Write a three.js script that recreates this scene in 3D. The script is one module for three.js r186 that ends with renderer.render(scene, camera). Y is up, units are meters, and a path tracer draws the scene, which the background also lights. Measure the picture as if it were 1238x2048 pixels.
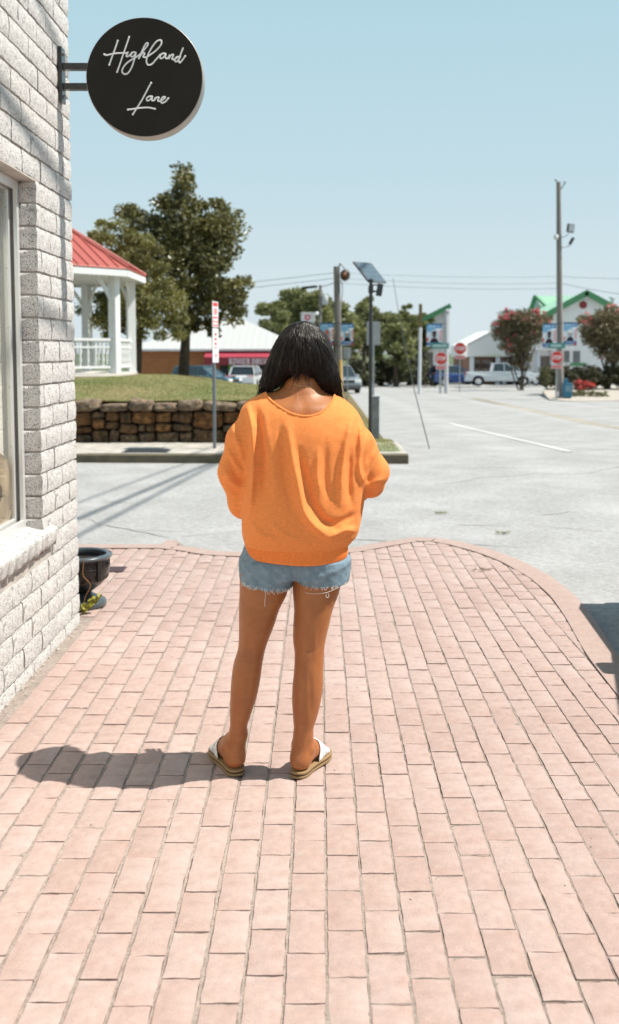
import * as THREE from 'three';
import { mergeGeometries, mergeVertices } from 'three/addons/utils/BufferGeometryUtils.js';
import { RoundedBoxGeometry } from 'three/addons/geometries/RoundedBoxGeometry.js';
import { ImprovedNoise } from 'three/addons/math/ImprovedNoise.js';
import { FontLoader } from 'three/addons/loaders/FontLoader.js';
import { TextGeometry } from 'three/addons/geometries/TextGeometry.js';

// ---------------------------------------------------------------- camera, sky, sun, exposure
const W = 1238, H = 2048, FOCAL = 2000, EYE = 1.55, PITCH = 4.5 * Math.PI / 180, HORIZON = 702, CX = 640;
const CY = HORIZON + FOCAL * Math.tan(PITCH);
const scene = new THREE.Scene();
const camera = new THREE.PerspectiveCamera(2 * Math.atan(H / 2 / FOCAL) * 180 / Math.PI, W / H, 0.05, 3000);
camera.position.set(0, EYE, 0);
camera.rotation.x = -PITCH;
camera.setViewOffset(W, H, W / 2 - CX, H / 2 - CY, W, H);
camera.focus = 3.75;
camera.userData.fStop = 3.2;
camera.updateProjectionMatrix();

const SUN = new THREE.Vector3(0.53, 0.848, 0.012).normalize();
{
  const w = 64, h = 256, data = new Float32Array(w * h * 4);
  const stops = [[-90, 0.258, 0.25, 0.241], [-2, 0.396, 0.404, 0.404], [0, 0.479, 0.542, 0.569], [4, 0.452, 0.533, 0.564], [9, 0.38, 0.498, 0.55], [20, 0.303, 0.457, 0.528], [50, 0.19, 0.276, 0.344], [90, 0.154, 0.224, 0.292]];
  for (let j = 0; j < h; j++) {
    const el = (j + .5) / h * 180 - 90;
    let k = 0; while (k < stops.length - 2 && el > stops[k + 1][0]) k++;
    const a = stops[k], b = stops[k + 1], t = Math.min(1, Math.max(0, (el - a[0]) / (b[0] - a[0])));
    for (let i = 0; i < w; i++) for (let c = 0; c < 4; c++) data[(j * w + i) * 4 + c] = c < 3 ? a[c + 1] + (b[c + 1] - a[c + 1]) * t : 1;
  }
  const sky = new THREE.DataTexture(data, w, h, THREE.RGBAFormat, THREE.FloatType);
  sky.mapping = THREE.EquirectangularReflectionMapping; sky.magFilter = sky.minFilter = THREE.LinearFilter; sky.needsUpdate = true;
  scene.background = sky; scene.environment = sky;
}
const sun = new THREE.DirectionalLight(new THREE.Color(1, .945, .86), 4.7);
sun.position.copy(SUN).multiplyScalar(60); sun.castShadow = true;
sun.shadow.mapSize.set(4096, 4096);
Object.assign(sun.shadow.camera, { left: -60, right: 60, top: 60, bottom: -60, near: 1, far: 200 });
sun.target.position.set(0, 0, -15); sun.position.add(sun.target.position);
scene.add(sun, sun.target);

const renderer = new THREE.WebGLRenderer({ antialias: true });
renderer.setSize(619, 1024);
renderer.toneMapping = THREE.LinearToneMapping;
renderer.toneMappingExposure = 1.46;
renderer.shadowMap.enabled = true;

// ---------------------------------------------------------------- helpers
let seed = 7;
const rnd = () => { seed = (seed + 0x6d2b79f5) | 0; let t = Math.imul(seed ^ (seed >>> 15), 1 | seed); t = (t + Math.imul(t ^ (t >>> 7), 61 | t)) ^ t; return ((t ^ (t >>> 14)) >>> 0) / 4294967296; };
const rr = (a, b) => a + (b - a) * rnd();
const pick = (a) => a[Math.floor(rnd() * a.length)];
const clamp = (x, a = 0, b = 1) => Math.min(b, Math.max(a, x));
const lerp = (a, b, t) => a + (b - a) * t;
const smooth = (a, b, x) => { const t = clamp((x - a) / (b - a)); return t * t * (3 - 2 * t); };
const V = (x, y, z) => new THREE.Vector3(x, y, z);
const NOISE = new ImprovedNoise();
const noise = (x, y = 0, z = 0) => NOISE.noise(x, y, z);
const fbm = (x, y, z, n = 4) => { let s = 0, a = .5; for (let i = 0; i < n; i++) { s += a * noise(x, y, z); x *= 2.03; y *= 2.03; z *= 2.03; a *= .5; } return s; };
// a surveyed point: where the sight line of a mark in the photograph stands at a distance d in front of the lens
const CP = Math.cos(PITCH), SP = Math.sin(PITCH);
function P(px, py, d) { const xc = (px - CX) / FOCAL, yc = -(py - CY) / FOCAL, t = d / (CP + yc * SP); return V(xc * t, EYE + (yc * CP - SP) * t, -d); }
function G(px, py, y = 0) { const yc = -(py - CY) / FOCAL; return P(px, py, (y - EYE) * (CP + yc * SP) / (yc * CP - SP)); }
const groundY = (d) => d < 14 ? 0 : -.02 * (Math.min(d, 125) - 14);
const X = (px, d, py = 740) => P(px, py, d).x;

const used = new Map();
function numbered(name) { const n = used.get(name) ?? 0; used.set(name, n + 1); return n ? `${name}_${String(n).padStart(3, '0')}` : name; }
const lit = (m) => { m.castShadow = m.receiveShadow = true; return m; };
function tag(o, label, category, group) { o.userData.label = label; o.userData.category = category; if (group) o.userData.group = group; return o; }
function thing(name, label, category, pos = [0, 0, 0], group) {
  const o = new THREE.Group(); o.name = numbered(name); o.position.set(...(pos.isVector3 ? pos.toArray() : pos)); scene.add(o);
  return tag(o, label, category, group);
}
const origin = (o) => { const v = V(0, 0, 0); for (let p = o; p && p !== scene; p = p.parent) v.add(p.position); return v; };
// geometry given in world metres becomes a part of t
function part(t, name, geo, mat) {
  const g = Array.isArray(geo) ? merge(geo) : geo, o = origin(t);
  g.translate(-o.x, -o.y, -o.z);
  const m = lit(new THREE.Mesh(g, mat)); m.name = name; t.add(m); return m;
}
function piece(t, name, geo, mat, pos, rot) {   // shared geometry placed in t's own space
  const m = lit(new THREE.Mesh(geo, mat)); m.name = name; m.position.copy(pos); if (rot) m.rotation.set(...rot); t.add(m); return m;
}
function structure(name, geo, mat) { const m = lit(new THREE.Mesh(Array.isArray(geo) ? merge(geo) : geo, mat)); m.name = numbered(name); m.userData.kind = 'structure'; scene.add(m); return m; }
function merge(list) {
  const out = list.map((g) => { const h = g.index ? g.toNonIndexed() : g; for (const k of Object.keys(h.attributes)) if (!['position', 'normal', 'uv', 'color'].includes(k)) h.deleteAttribute(k); return h; });
  const col = out.some((g) => g.attributes.color);
  for (const g of out) {
    if (!g.attributes.uv) g.setAttribute('uv', new THREE.BufferAttribute(new Float32Array(g.attributes.position.count * 2), 2));
    if (!g.attributes.normal) g.computeVertexNormals();
    if (col && !g.attributes.color) g.setAttribute('color', new THREE.BufferAttribute(new Float32Array(g.attributes.position.count * 3).fill(1), 3));
  }
  return mergeGeometries(out);
}
function box(x0, x1, y0, y1, z0, z1, r = 0) {
  const w = Math.abs(x1 - x0), h = Math.abs(y1 - y0), d = Math.abs(z1 - z0);
  const g = r ? new RoundedBoxGeometry(w, h, d, 2, Math.min(r, w / 2.1, h / 2.1, d / 2.1)) : new THREE.BoxGeometry(w, h, d);
  return boxUV(g.translate((x0 + x1) / 2, (y0 + y1) / 2, (z0 + z1) / 2));
}
function boxUV(g, s = 1, ox = 0, oy = 0) {     // uv in metres, by the face's main axis
  const p = g.attributes.position, n = g.attributes.normal, uv = new Float32Array(p.count * 2);
  for (let i = 0; i < p.count; i++) {
    const ax = Math.abs(n.getX(i)), ay = Math.abs(n.getY(i)), az = Math.abs(n.getZ(i));
    const [u, v] = ay >= ax && ay >= az ? [p.getX(i), p.getZ(i)] : ax >= az ? [p.getZ(i), p.getY(i)] : [p.getX(i), p.getY(i)];
    uv[2 * i] = u * s + ox; uv[2 * i + 1] = v * s + oy;
  }
  g.setAttribute('uv', new THREE.BufferAttribute(uv, 2)); return g;
}
function bar(a, b, r0, r1 = r0, n = 10) {
  const d = b.clone().sub(a), g = new THREE.CylinderGeometry(r1, r0, d.length(), n, 1);
  g.applyQuaternion(new THREE.Quaternion().setFromUnitVectors(V(0, 1, 0), d.clone().normalize()));
  return g.translate((a.x + b.x) / 2, (a.y + b.y) / 2, (a.z + b.z) / 2);
}
function beam(a, b, w, h) {                     // rectangular bar, w across (horizontal), h tall
  const d = b.clone().sub(a), L = d.length(), g = new THREE.BoxGeometry(w, h, L);
  const m = new THREE.Matrix4().lookAt(a, b, V(0, 1, 0)); g.applyMatrix4(m);
  return g.translate((a.x + b.x) / 2, (a.y + b.y) / 2, (a.z + b.z) / 2);
}
const tube = (pts, r, n = 24, k = 6, closed = false) => new THREE.TubeGeometry(new THREE.CatmullRomCurve3(pts, closed), n, r, k, closed);
function prism(pts, z0, z1, bevel = 0) {        // outline in x, y; thickness along z
  const g = new THREE.ExtrudeGeometry(new THREE.Shape(pts.map(([x, y]) => new THREE.Vector2(x, y))), { depth: Math.abs(z1 - z0) - 2 * bevel, bevelEnabled: bevel > 0, bevelSize: bevel, bevelThickness: bevel, bevelOffset: -bevel, bevelSegments: 2 });
  return boxUV(g.translate(0, 0, Math.min(z0, z1) + bevel));
}
function sheet(pts, faces) { const g = new THREE.BufferGeometry(); g.setAttribute('position', new THREE.Float32BufferAttribute(pts.flatMap((p) => p.toArray()), 3)); g.setIndex(faces); g.computeVertexNormals(); return g; }
function lathe(profile, n = 40) { return new THREE.LatheGeometry(profile.map(([r, y]) => new THREE.Vector2(r, y)), n); }

// ---------------------------------------------------------------- textures and materials
function texture(size, fn, srgb = true, rep = 1) {
  const data = new Uint8Array(size * size * 4);
  for (let j = 0; j < size; j++) for (let i = 0; i < size; i++) {
    const c = fn(i / size, j / size), k = (j * size + i) * 4;
    for (let q = 0; q < 3; q++) data[k + q] = clamp(Array.isArray(c) ? c[q] : c, 0, 1) * 255;
    data[k + 3] = 255;
  }
  const t = new THREE.DataTexture(data, size, size); t.wrapS = t.wrapT = THREE.RepeatWrapping; t.magFilter = THREE.LinearFilter; t.minFilter = THREE.LinearMipmapLinearFilter; t.generateMipmaps = true;
  if (srgb) t.colorSpace = THREE.SRGBColorSpace; t.repeat.set(rep, rep); t.needsUpdate = true; return t;
}
// periodic gradient noise on the unit square
const hash = (i, j, s = 0) => { let t = Math.imul(i * 374761393 + j * 668265263 + s * 974711, 1274126177); t ^= t >>> 13; t = Math.imul(t, 1103515245); return ((t ^ (t >>> 16)) >>> 0) / 4294967296; };
function pn(u, v, f, s = 0, fv = f) {
  f = Math.max(1, Math.round(f)); fv = Math.max(1, Math.round(fv)); const x = u * f, y = v * fv, i = Math.floor(x), j = Math.floor(y), a = x - i, b = y - j;
  const g = (p, q) => { const h = hash(((p % f) + f) % f, ((q % fv) + fv) % fv, Math.floor(s * 10) + f) * 6.2832; return Math.cos(h) * (x - p) + Math.sin(h) * (y - q); };
  const fa = a * a * a * (a * (a * 6 - 15) + 10), fb = b * b * b * (b * (b * 6 - 15) + 10);
  return 1.4 * lerp(lerp(g(i, j), g(i + 1, j), fa), lerp(g(i, j + 1), g(i + 1, j + 1), fa), fb);
}
const pfbm = (u, v, f, n = 4, s = 0) => { let r = 0, a = .5; for (let i = 0; i < n; i++) { r += a * pn(u, v, f, s + i * 11.3); f *= 2; a *= .55; } return r; };
const mat = (r, g, b, o = {}) => new THREE.MeshStandardMaterial({ color: new THREE.Color(r, g, b), roughness: .8, ...o });
const phys = (r, g, b, o = {}) => new THREE.MeshPhysicalMaterial({ color: new THREE.Color(r, g, b), roughness: .8, ...o });
const grey = (r) => [r, r, r];

// grain of concrete pavers: warm mottling, a few dark grains
const TX_PAVER = texture(512, (u, v) => { const g = hash(Math.floor(u * 512), Math.floor(v * 512)), f = hash(Math.floor(u * 256), Math.floor(v * 256), 5); const m = pfbm(u, v, 10, 4); const q = pfbm(u, v, 3, 2, 8), s = .93 + .07 * m + .05 * q + .11 * (g - .5) + (f > .986 ? -.16 : f < .01 ? .05 : 0); return [s, s * (.985 + .05 * q), s * (.97 + .07 * q)]; }, true, 3.2);
const TX_PAVER_B = texture(512, (u, v) => .5 + .5 * pfbm(u, v, 40, 3) + .35 * (hash(Math.floor(u * 256), Math.floor(v * 256)) - .5), false, 3.2);
// painted split-face masonry: white with dark pits
const pit = (u, v) => { const n = pfbm(u, v, 105, 2, 3), m = pfbm(u, v, 22, 2, 9); return smooth(.10, .30, n + .35 * m); };
const TX_BRICK = texture(1024, (u, v) => { const p = pit(u, v), m = pfbm(u, v, 6, 3); const s = .975 + .05 * m - .42 * p; return [s, s * .99, s * .98]; }, true, 1.7);
const TX_BRICK_B = texture(1024, (u, v) => .8 - .6 * pit(u, v) + .4 * pfbm(u, v, 30, 3), false, 1.7);
const TX_ASPHALT = texture(1024, (u, v) => { const g = hash(Math.floor(u * 512), Math.floor(v * 512)); const m = pfbm(u, v, 5, 4), q = pfbm(u, v, 60, 2, 4); const w = pfbm(u, v, 2, 3, 13); return grey(.87 + .10 * m + .16 * (g - .5) + .10 * q + .08 * w); }, true, .28);
const TX_SOFT = texture(256, (u, v) => grey(.88 + .22 * pfbm(u, v, 7, 4)), true, .6);
const TX_STONE = texture(512, (u, v) => { const m = pfbm(u, v, 6, 5), q = pfbm(u, v, 12, 3, 21); const w = smooth(.02, .35, q), s = .72 + .5 * m; return [s * (1 - .05 * w), s * (.93 - .22 * w), s * (.86 - .42 * w)]; }, true, 1.5);
const TX_STONE_B = texture(512, (u, v) => .5 + .7 * pfbm(u, v, 14, 5), false, 1.5);
const TX_BARK = texture(256, (u, v) => .5 + .8 * pn(u, v, 30, 0, 6) + .3 * pfbm(u, v, 20, 3), false, 1);
const TX_KNIT = texture(256, (u, v) => { const a = Math.abs(Math.sin(v * Math.PI * 32)), b = .5 + .5 * Math.sin(u * Math.PI * 64 + Math.floor(v * 32) * Math.PI); return .35 * a + .25 * b + .4 * (.5 + pfbm(u, v, 16, 3)); }, false, 22);
const TX_KNIT_C = texture(256, (u, v) => { const m = pn(u, v, 9, 0, 26), q = pn(u, v, 20, 3, 60), g = hash(Math.floor(u * 128), Math.floor(v * 256)); const s = .96 + .035 * m + .03 * q + .04 * (g - .5); return [s, s * .99, s * .97]; }, true, 6);
const TX_DENIM = texture(512, (u, v) => { const tw = Math.sin((u + v) * Math.PI * 2 * 60), g = hash(Math.floor(u * 512), Math.floor(v * 256)), m = pfbm(u, v, 5, 4); const s = .86 + .06 * tw + .24 * (g - .5) + .20 * m; return [s * (.98 + .08 * m), s, s]; }, true, 8);
const TX_SKIN = texture(256, (u, v) => { const m = pfbm(u, v, 5, 4), g = pfbm(u, v, 40, 2, 6); const s = .95 + .08 * m + .05 * g; return [s, s * (.985 + .05 * m), s * .97]; }, true, 3);
const TX_RUST = texture(256, (u, v) => { const m = pfbm(u, v, 8, 4); return [.9 + .2 * m, .88 + .2 * m, .86 + .2 * m]; }, true, .4);
const TX_WOOD = texture(256, (u, v) => { const m = pn(u, v, 40, 2, 4), q = pfbm(u, v, 6, 3); return grey(.82 + .25 * m + .2 * q); }, true, .8);

const M = {
  white: mat(.78, .78, .77, { roughness: .6, map: TX_SOFT }),
  brick: mat(.65, .64, .63, { map: TX_BRICK, bumpMap: TX_BRICK_B, bumpScale: .004, roughness: .75 }),
  mortar: mat(.56, .51, .46, { map: TX_SOFT, roughness: .95 }),
  asphalt: mat(.455, .450, .443, { map: TX_ASPHALT, roughness: .95 }),
  concrete: mat(.56, .52, .46, { map: TX_SOFT, roughness: .9 }),
  darkConcrete: mat(.16, .145, .12, { map: TX_SOFT, roughness: .95 }),
  paverBed: mat(.39, .32, .275, { map: TX_ASPHALT, roughness: 1 }),
  kerb: mat(.455, .345, .31, { map: TX_PAVER, bumpMap: TX_PAVER_B, bumpScale: .001, roughness: .9 }),
  black: mat(.012, .0095, .006, { roughness: .85 }),
  blackMetal: phys(.014, .014, .015, { roughness: .32, clearcoat: .4 }),
  steel: mat(.36, .38, .39, { roughness: .45, metalness: .6 }),
  galv: mat(.36, .38, .39, { roughness: .6, metalness: .3 }),
  alu: mat(.74, .735, .72, { roughness: .4, metalness: .5 }),
  glass: phys(.97, .98, .97, { transmission: 1, thickness: 0, roughness: .02, ior: 1.5 }),
  carGlass: phys(.02, .03, .035, { roughness: .06, clearcoat: 1 }),
  tyre: mat(.02, .02, .02, { roughness: .9 }),
  chrome: mat(.75, .76, .77, { roughness: .2, metalness: 1 }),
  lampRed: phys(.45, .03, .02, { roughness: .2, clearcoat: 1 }),
  lampWhite: phys(.85, .86, .86, { roughness: .1, clearcoat: 1 }),
  red: mat(.58, .03, .02, { roughness: .45 }),
  letter: mat(.82, .82, .82, { roughness: .6 }),
  wood: mat(.36, .33, .30, { map: TX_WOOD, roughness: .9 }),
  bark: mat(.085, .065, .045, { bumpMap: TX_BARK, bumpScale: .03, roughness: .95 }),
};
// ---------------------------------------------------------------- ground, road, kerbs
{
  // far ground to the horizon, one sheet
  const pts = [], idx = [], xs = [-1500, -300, -100, 100, 300, 1500], ds = [-300, -20, 14, 40, 90, 125, 400, 1500];
  for (const d of ds) for (const x of xs) pts.push(V(x, groundY(d) - .35, -d));
  for (let j = 0; j < ds.length - 1; j++) for (let i = 0; i < xs.length - 1; i++) { const a = j * xs.length + i; idx.push(a, a + 1, a + xs.length, a + 1, a + xs.length + 1, a + xs.length); }
  structure('ground', boxUV(sheet(pts, idx), .2), mat(.10, .13, .05, { map: TX_SOFT }));
}
function ribbon(name, path, w, lift, m, uvs = 1) {   // a strip laid on the road; path in [x, d]
  const pts = [], idx = [];
  path.forEach(([x, d], i) => {
    const a = path[Math.max(0, i - 1)], b = path[Math.min(path.length - 1, i + 1)], dx = b[0] - a[0], dd = b[1] - a[1], L = Math.hypot(dx, dd) || 1;
    const ww = Array.isArray(w) ? w[i] : w;
    for (const s of [-.5, .5]) { const q = V(x + s * ww * dd / L, 0, -(d - s * ww * dx / L)); q.y = roadY(q.x, -q.z) + lift; pts.push(q); }
    if (i) { const k = 2 * i; idx.push(k - 2, k - 1, k, k - 1, k + 1, k); }
  });
  return boxUV(sheet(pts, idx), uvs);
}
const roadY = (x, d) => groundY(d) - .075 + .012 * Math.sin(x * .6 + d * .3);
{
  const pts = [], idx = [], nx = 70, nd = 90;
  const dAt = (j) => -12 + 145 * Math.pow(j / nd, 1.4), xAt = (i) => -60 + 130 * i / nx;
  for (let j = 0; j <= nd; j++) for (let i = 0; i <= nx; i++) pts.push(V(xAt(i), roadY(xAt(i), dAt(j)), -dAt(j)));
  for (let j = 0; j < nd; j++) for (let i = 0; i < nx; i++) { const a = j * (nx + 1) + i, b = a + nx + 1; idx.push(a, a + 1, b, a + 1, b + 1, b); }
  structure('road', boxUV(sheet(pts, idx)), M.asphalt);
  // markings
  const worn = mat(.80, .80, .78, { map: TX_ASPHALT }), yellow = mat(.56, .46, .31, { map: TX_ASPHALT });
  const wl = []; for (let k = 0; k <= 12; k++) { const t = k / 12, q = G(lerp(900, 1140, t), lerp(838, 914, Math.pow(t, .95)), -.2); wl.push([q.x, -q.z]); }
  structure('lane_line', ribbon('lane_line', wl, .12, .006, worn), worn);
  const yl = [[9.6, 12], [8.3, 16], [7.45, 20], [7.0, 25], [7.1, 32], [7.4, 40], [7.6, 50]];
  structure('centre_line', [ribbon('', yl.map(([x, d]) => [x - .12, d]), .1, .006, yellow), ribbon('', yl.map(([x, d]) => [x + .12, d]), .1, .006, yellow)], yellow);
  // tar-dark cracks in the asphalt
  const crackM = mat(.26, .25, .235, { roughness: 1 }), cr = [];
  const crack = (x, d, ang, len, w) => { const path = [], ww = []; let a = ang; const n = Math.ceil(len / .12); for (let k = 0; k < n; k++) { path.push([x, d]); ww.push(w * (.4 + .6 * rnd()) * Math.min(1, (n - k) / 4)); a += rr(-.5, .5); a = lerp(a, ang, .2); x += Math.cos(a) * .12; d += Math.sin(a) * .12; } cr.push(ribbon('', path, ww, .004)); };
  crack(-2.0, 9.2, -.5, 1.1, .02); crack(-1.95, 9.15, 2.2, .9, .014); crack(-1.2, 8.6, 1.0, .8, .012); crack(-1.6, 8.9, .2, .6, .015);
  crack(1.4, 12.2, .02, 4.5, .016); crack(2.0, 9.3, -.05, 2.6, .012); crack(3.2, 11.4, -.9, 1.3, .016); crack(2.2, 9.9, .1, .5, .02); crack(1.3, 9.3, -.3, .6, .02); crack(-4, 10.2, .05, 2.5, .016);
  crack(1.6, 14.0, -.2, 1.8, .02); crack(4.2, 17, .1, 3.5, .03); crack(.2, 8.5, .05, 1.6, .02);
  structure('road_crack', cr, crackM);
}
// ---------------------------------------------------------------- paved corner of the pavement
const EDGE = [[1.50, -2], [1.50, 2], [1.51, 4.2], [1.535, 5.0], [1.60, 5.7], [1.63, 6.25], [1.60, 6.8], [1.49, 7.35], [1.35, 7.72], [1.16, 8.04], [.97, 8.22], [.74, 8.22], [.5, 8.04], [.2, 7.78], [-.15, 7.62], [-.5, 7.62], [-.8, 7.68], [-1.0, 7.83], [-1.2, 7.93], [-1.4, 7.95], [-6, 7.95]];
const edgeCurve = new THREE.CatmullRomCurve3(EDGE.map(([x, d]) => V(x, 0, -d)), false, 'catmullrom', .3);
const edgePts = edgeCurve.getPoints(150);
const pavement = new THREE.Group(); pavement.name = 'pavement'; pavement.userData.kind = 'structure'; pavement.userData.label = 'pinkish paved pavement beside the white brick shop, with a rounded street corner'; scene.add(pavement);
{
  const offset = (w) => edgePts.map((p, i) => { const a = edgePts[Math.max(0, i - 1)], b = edgePts[Math.min(edgePts.length - 1, i + 1)], t = b.clone().sub(a).normalize(); return V(p.x - w * -t.z, 0, p.z - w * t.x); });
  const inner = offset(.17), deep = offset(.012);
  // kerb: top, rounded arris and face
  const rows = [inner.map((p) => V(p.x, .0032, p.z)), deep.map((p) => V(p.x, .0026, p.z)), edgePts.map((p) => V(p.x, -.016, p.z)), edgePts.map((p) => V(p.x, -.16, p.z))];
  const pts = rows.flat(), n = edgePts.length, idx = [];
  for (let r = 0; r < 3; r++) for (let i = 0; i < n - 1; i++) { const a = r * n + i, b = a + n; idx.push(a, b, a + 1, a + 1, b, b + 1); }
  part(pavement, 'kerb', boxUV(sheet(pts, idx), 1), M.kerb);
  // bedding of sand under the pavers
  const sh = new THREE.Shape([...inner.map((p) => new THREE.Vector2(p.x, -p.z)), new THREE.Vector2(-6, -2)]);
  const bed = new THREE.ShapeGeometry(sh); bed.rotateX(-Math.PI / 2);
  const pb = bed.attributes.position; for (let i = 0; i < pb.count; i++) pb.setY(i, -.0070);
  part(pavement, 'paving_bed', boxUV(bed), M.paverBed);
  // pavers
  const variants = [];
  for (let k = 0; k < 10; k++) {
    const g = new THREE.BoxGeometry(1, 1, 1, 4, 1, 6), p = g.attributes.position, w = .1028 - .0085, l = .2 - .0058;
    for (let i = 0; i < p.count; i++) {
      let x = p.getX(i), y = p.getY(i), z = p.getZ(i);
      const ex = Math.abs(x) > .49, ez = Math.abs(z) > .49;
      let jx = ex ? rr(-.0016, .0016) : 0, jz = ez ? rr(-.0016, .0016) : 0;
      const top = y > 0, cham = top && (ex || ez) ? .0032 + rr(0, .0015) : 0;
      p.setXYZ(i, x * w + jx, top ? -cham + rr(-.0006, .0006) : -.045, z * l + jz);
    }
    const q = mergeVertices(g.deleteAttribute('normal').deleteAttribute('uv') && g, 1e-5); q.computeVertexNormals(); variants.push(boxUV(q, 1, rnd(), rnd()));
  }
  const tones = [[0.457, 0.34, 0.307], [0.471, 0.355, 0.323], [0.476, 0.36, 0.327], [0.485, 0.364, 0.333], [0.485, 0.369, 0.338], [0.496, 0.384, 0.352], [0.501, 0.384, 0.352], [0.505, 0.394, 0.363]];
  const mats = tones.map(([r, g, b]) => mat(r, g, b, { map: TX_PAVER, bumpMap: TX_PAVER_B, bumpScale: .0012, roughness: .92 }));
  // which pavers lie inside the kerb
  const poly = offset(.06).map((p) => [p.x, -p.z]); poly.push([-6, -2]);
  const inside = (x, d) => { let c = false; for (let i = 0, j = poly.length - 1; i < poly.length; j = i++) { const [xi, yi] = poly[i], [xj, yj] = poly[j]; if ((yi > d) !== (yj > d) && x < (xj - xi) * (d - yi) / (yj - yi) + xi) c = !c; } return c; };
  const list = [];
  const pitch = .1028, len = .2;
  for (let c = -48; c < 18; c++) {
    const off = (c & 1 ? .16 : .06) + rr(-.012, .012), wander = rr(0, 10);
    for (let r = -8; r < 44; r++) {
      const x = .0676 + c * pitch, d = r * len + off + .01;
      if (x < -1.36 && d < 5.78) continue;
      if (!inside(x, d)) continue;
      list.push({ x: x + .003 * noise(d * .7, wander) + (x < 0 ? 0 : .002), d: d + rr(-.002, .002), y: rr(-.0022, .0012) + .002 * noise(x * 1.3, d * 1.1), r: rr(-.006, .006), v: Math.floor(rnd() * 10), m: Math.floor(clamp(.5 + .8 * noise(x * 1.3, d * 1.1, 4) + rr(-.42, .42), 0, .999) * mats.length), tx: rr(-.008, .008), tz: rr(-.006, .006), sw: x < -.1 ? rr(.965, .995) : rr(.99, 1.035) });
    }
  }
  const seen = (q) => { const px = CX + FOCAL * q.x / q.d; return q.d > 2.15 && px > -40 && px < 1280; };
  list.sort((a, b) => (seen(b) - seen(a)) || a.d - b.d);
  const rest = [], colours = [];
  list.forEach((q, i) => {
    if (i < 300 && seen(q)) { const m = piece(pavement, i ? `paver_${String(i).padStart(3, '0')}` : 'paver', variants[q.v], mats[q.m], V(q.x, q.y, -q.d), [q.tx, q.r, q.tz]); m.scale.x = q.sw; }
    else { const g = variants[q.v].clone(); g.scale(q.sw, 1, 1); g.rotateY(q.r); g.rotateX(q.tx); g.rotateZ(q.tz); g.translate(q.x, q.y, -q.d); const c = tones[q.m], n = g.attributes.position.count, col = new Float32Array(n * 3); for (let k = 0; k < n; k++) col.set([c[0], c[1], c[2]], 3 * k); g.setAttribute('color', new THREE.BufferAttribute(col, 3)); rest.push(g); }
  });
  const far = part(pavement, 'far_pavers', rest, mat(1, 1, 1, { map: TX_PAVER, bumpMap: TX_PAVER_B, bumpScale: .0012, roughness: .92, vertexColors: true })); far.userData.kind = 'stuff';
}
// grit and crumbs lying on the pavers
{
  const g = [], gm = mat(.62, .58, .52, { map: TX_SOFT });
  for (let k = 0; k < 260; k++) {
    let x, d; if (k < 120) { d = rr(2.4, 5.66); x = -1.375 + Math.abs(rr(-.05, .05)) * rnd(); } else { d = rr(2.3, 7.4); x = rr(-1.3, 1.4); }
    const s = k < 120 ? rr(.002, .007) : rr(.0015, .004), q = new THREE.IcosahedronGeometry(s, 0); q.scale(1, .6, rr(.7, 1.3)); q.rotateY(rr(0, 6)); q.translate(x, s * .4, -d); g.push(q);
  }
  const o = structure('grit', g, gm); o.userData.kind = 'stuff'; tag(o, 'loose pale grit along the foot of the white wall and on the pavers', 'grit');
}
// ---------------------------------------------------------------- far side of the cross street: kerb, footway, stone wall, lawn
const KD = 14.55;                                   // kerb line of the far side
{
  const kerbShadeM = mat(.17, .145, .095, { map: TX_SOFT, roughness: .95 });  // dark tone puts the shade of the street face into the colour
  const o = new THREE.Group(); o.name = 'footway'; o.userData.kind = 'structure'; scene.add(o);
  const pts = [], idx = [];
  // slabs of the footway, joint by joint
  for (let k = 0; k < 14; k++) { const x0 = -12 + k * .95, g = box(x0 + .006, x0 + .944, -.1, .045 + rr(-.004, .004), -(KD + .16), -(KD + 1.98), .008); part(o, k ? `slab_${String(k).padStart(3, '0')}` : 'slab', g, M.concrete); }
  part(o, 'kerb', box(-12, 1.3, -.2, .04, -KD, -(KD + .15), .02), kerbShadeM);
  part(o, 'joint_bed', box(-12, 1.3, -.15, .03, -(KD + .15), -(KD + 2.0)), M.darkConcrete);
  const q = G(288, 906, .045), dr = thing('drain_cover', 'dark flat iron drain cover set in the far footway', 'drain cover', [q.x, .046, -(KD + .42)]);
  const plate = []; part(dr, 'frame', box(q.x - .34, q.x + .34, .047, .056, -(KD + .2), -(KD + .66), .003), mat(.07, .075, .08, { roughness: .7 }));
  for (let k = 0; k < 9; k++) plate.push(box(q.x - .3, q.x + .3, .0565, .064, -(KD + .235 + k * .046), -(KD + .258 + k * .046)));
  part(dr, 'grating', plate, mat(.05, .055, .06, { roughness: .6 }));
}
const lawnY = (x, d) => {
  const base = lerp(.72, .93, smooth(16.9, 23, d)) - .13 * smooth(25, 31, d) - .30 * smooth(-4.3, -1.9, x) * smooth(18, 27, d) - 2.0 * smooth(29.5, 56, d) + .02 * noise(x * .8, d * .6);
  return lerp(base, groundY(d) + .02, smooth(-.6, .55, x - .012 * (d - 16)));
};
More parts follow.
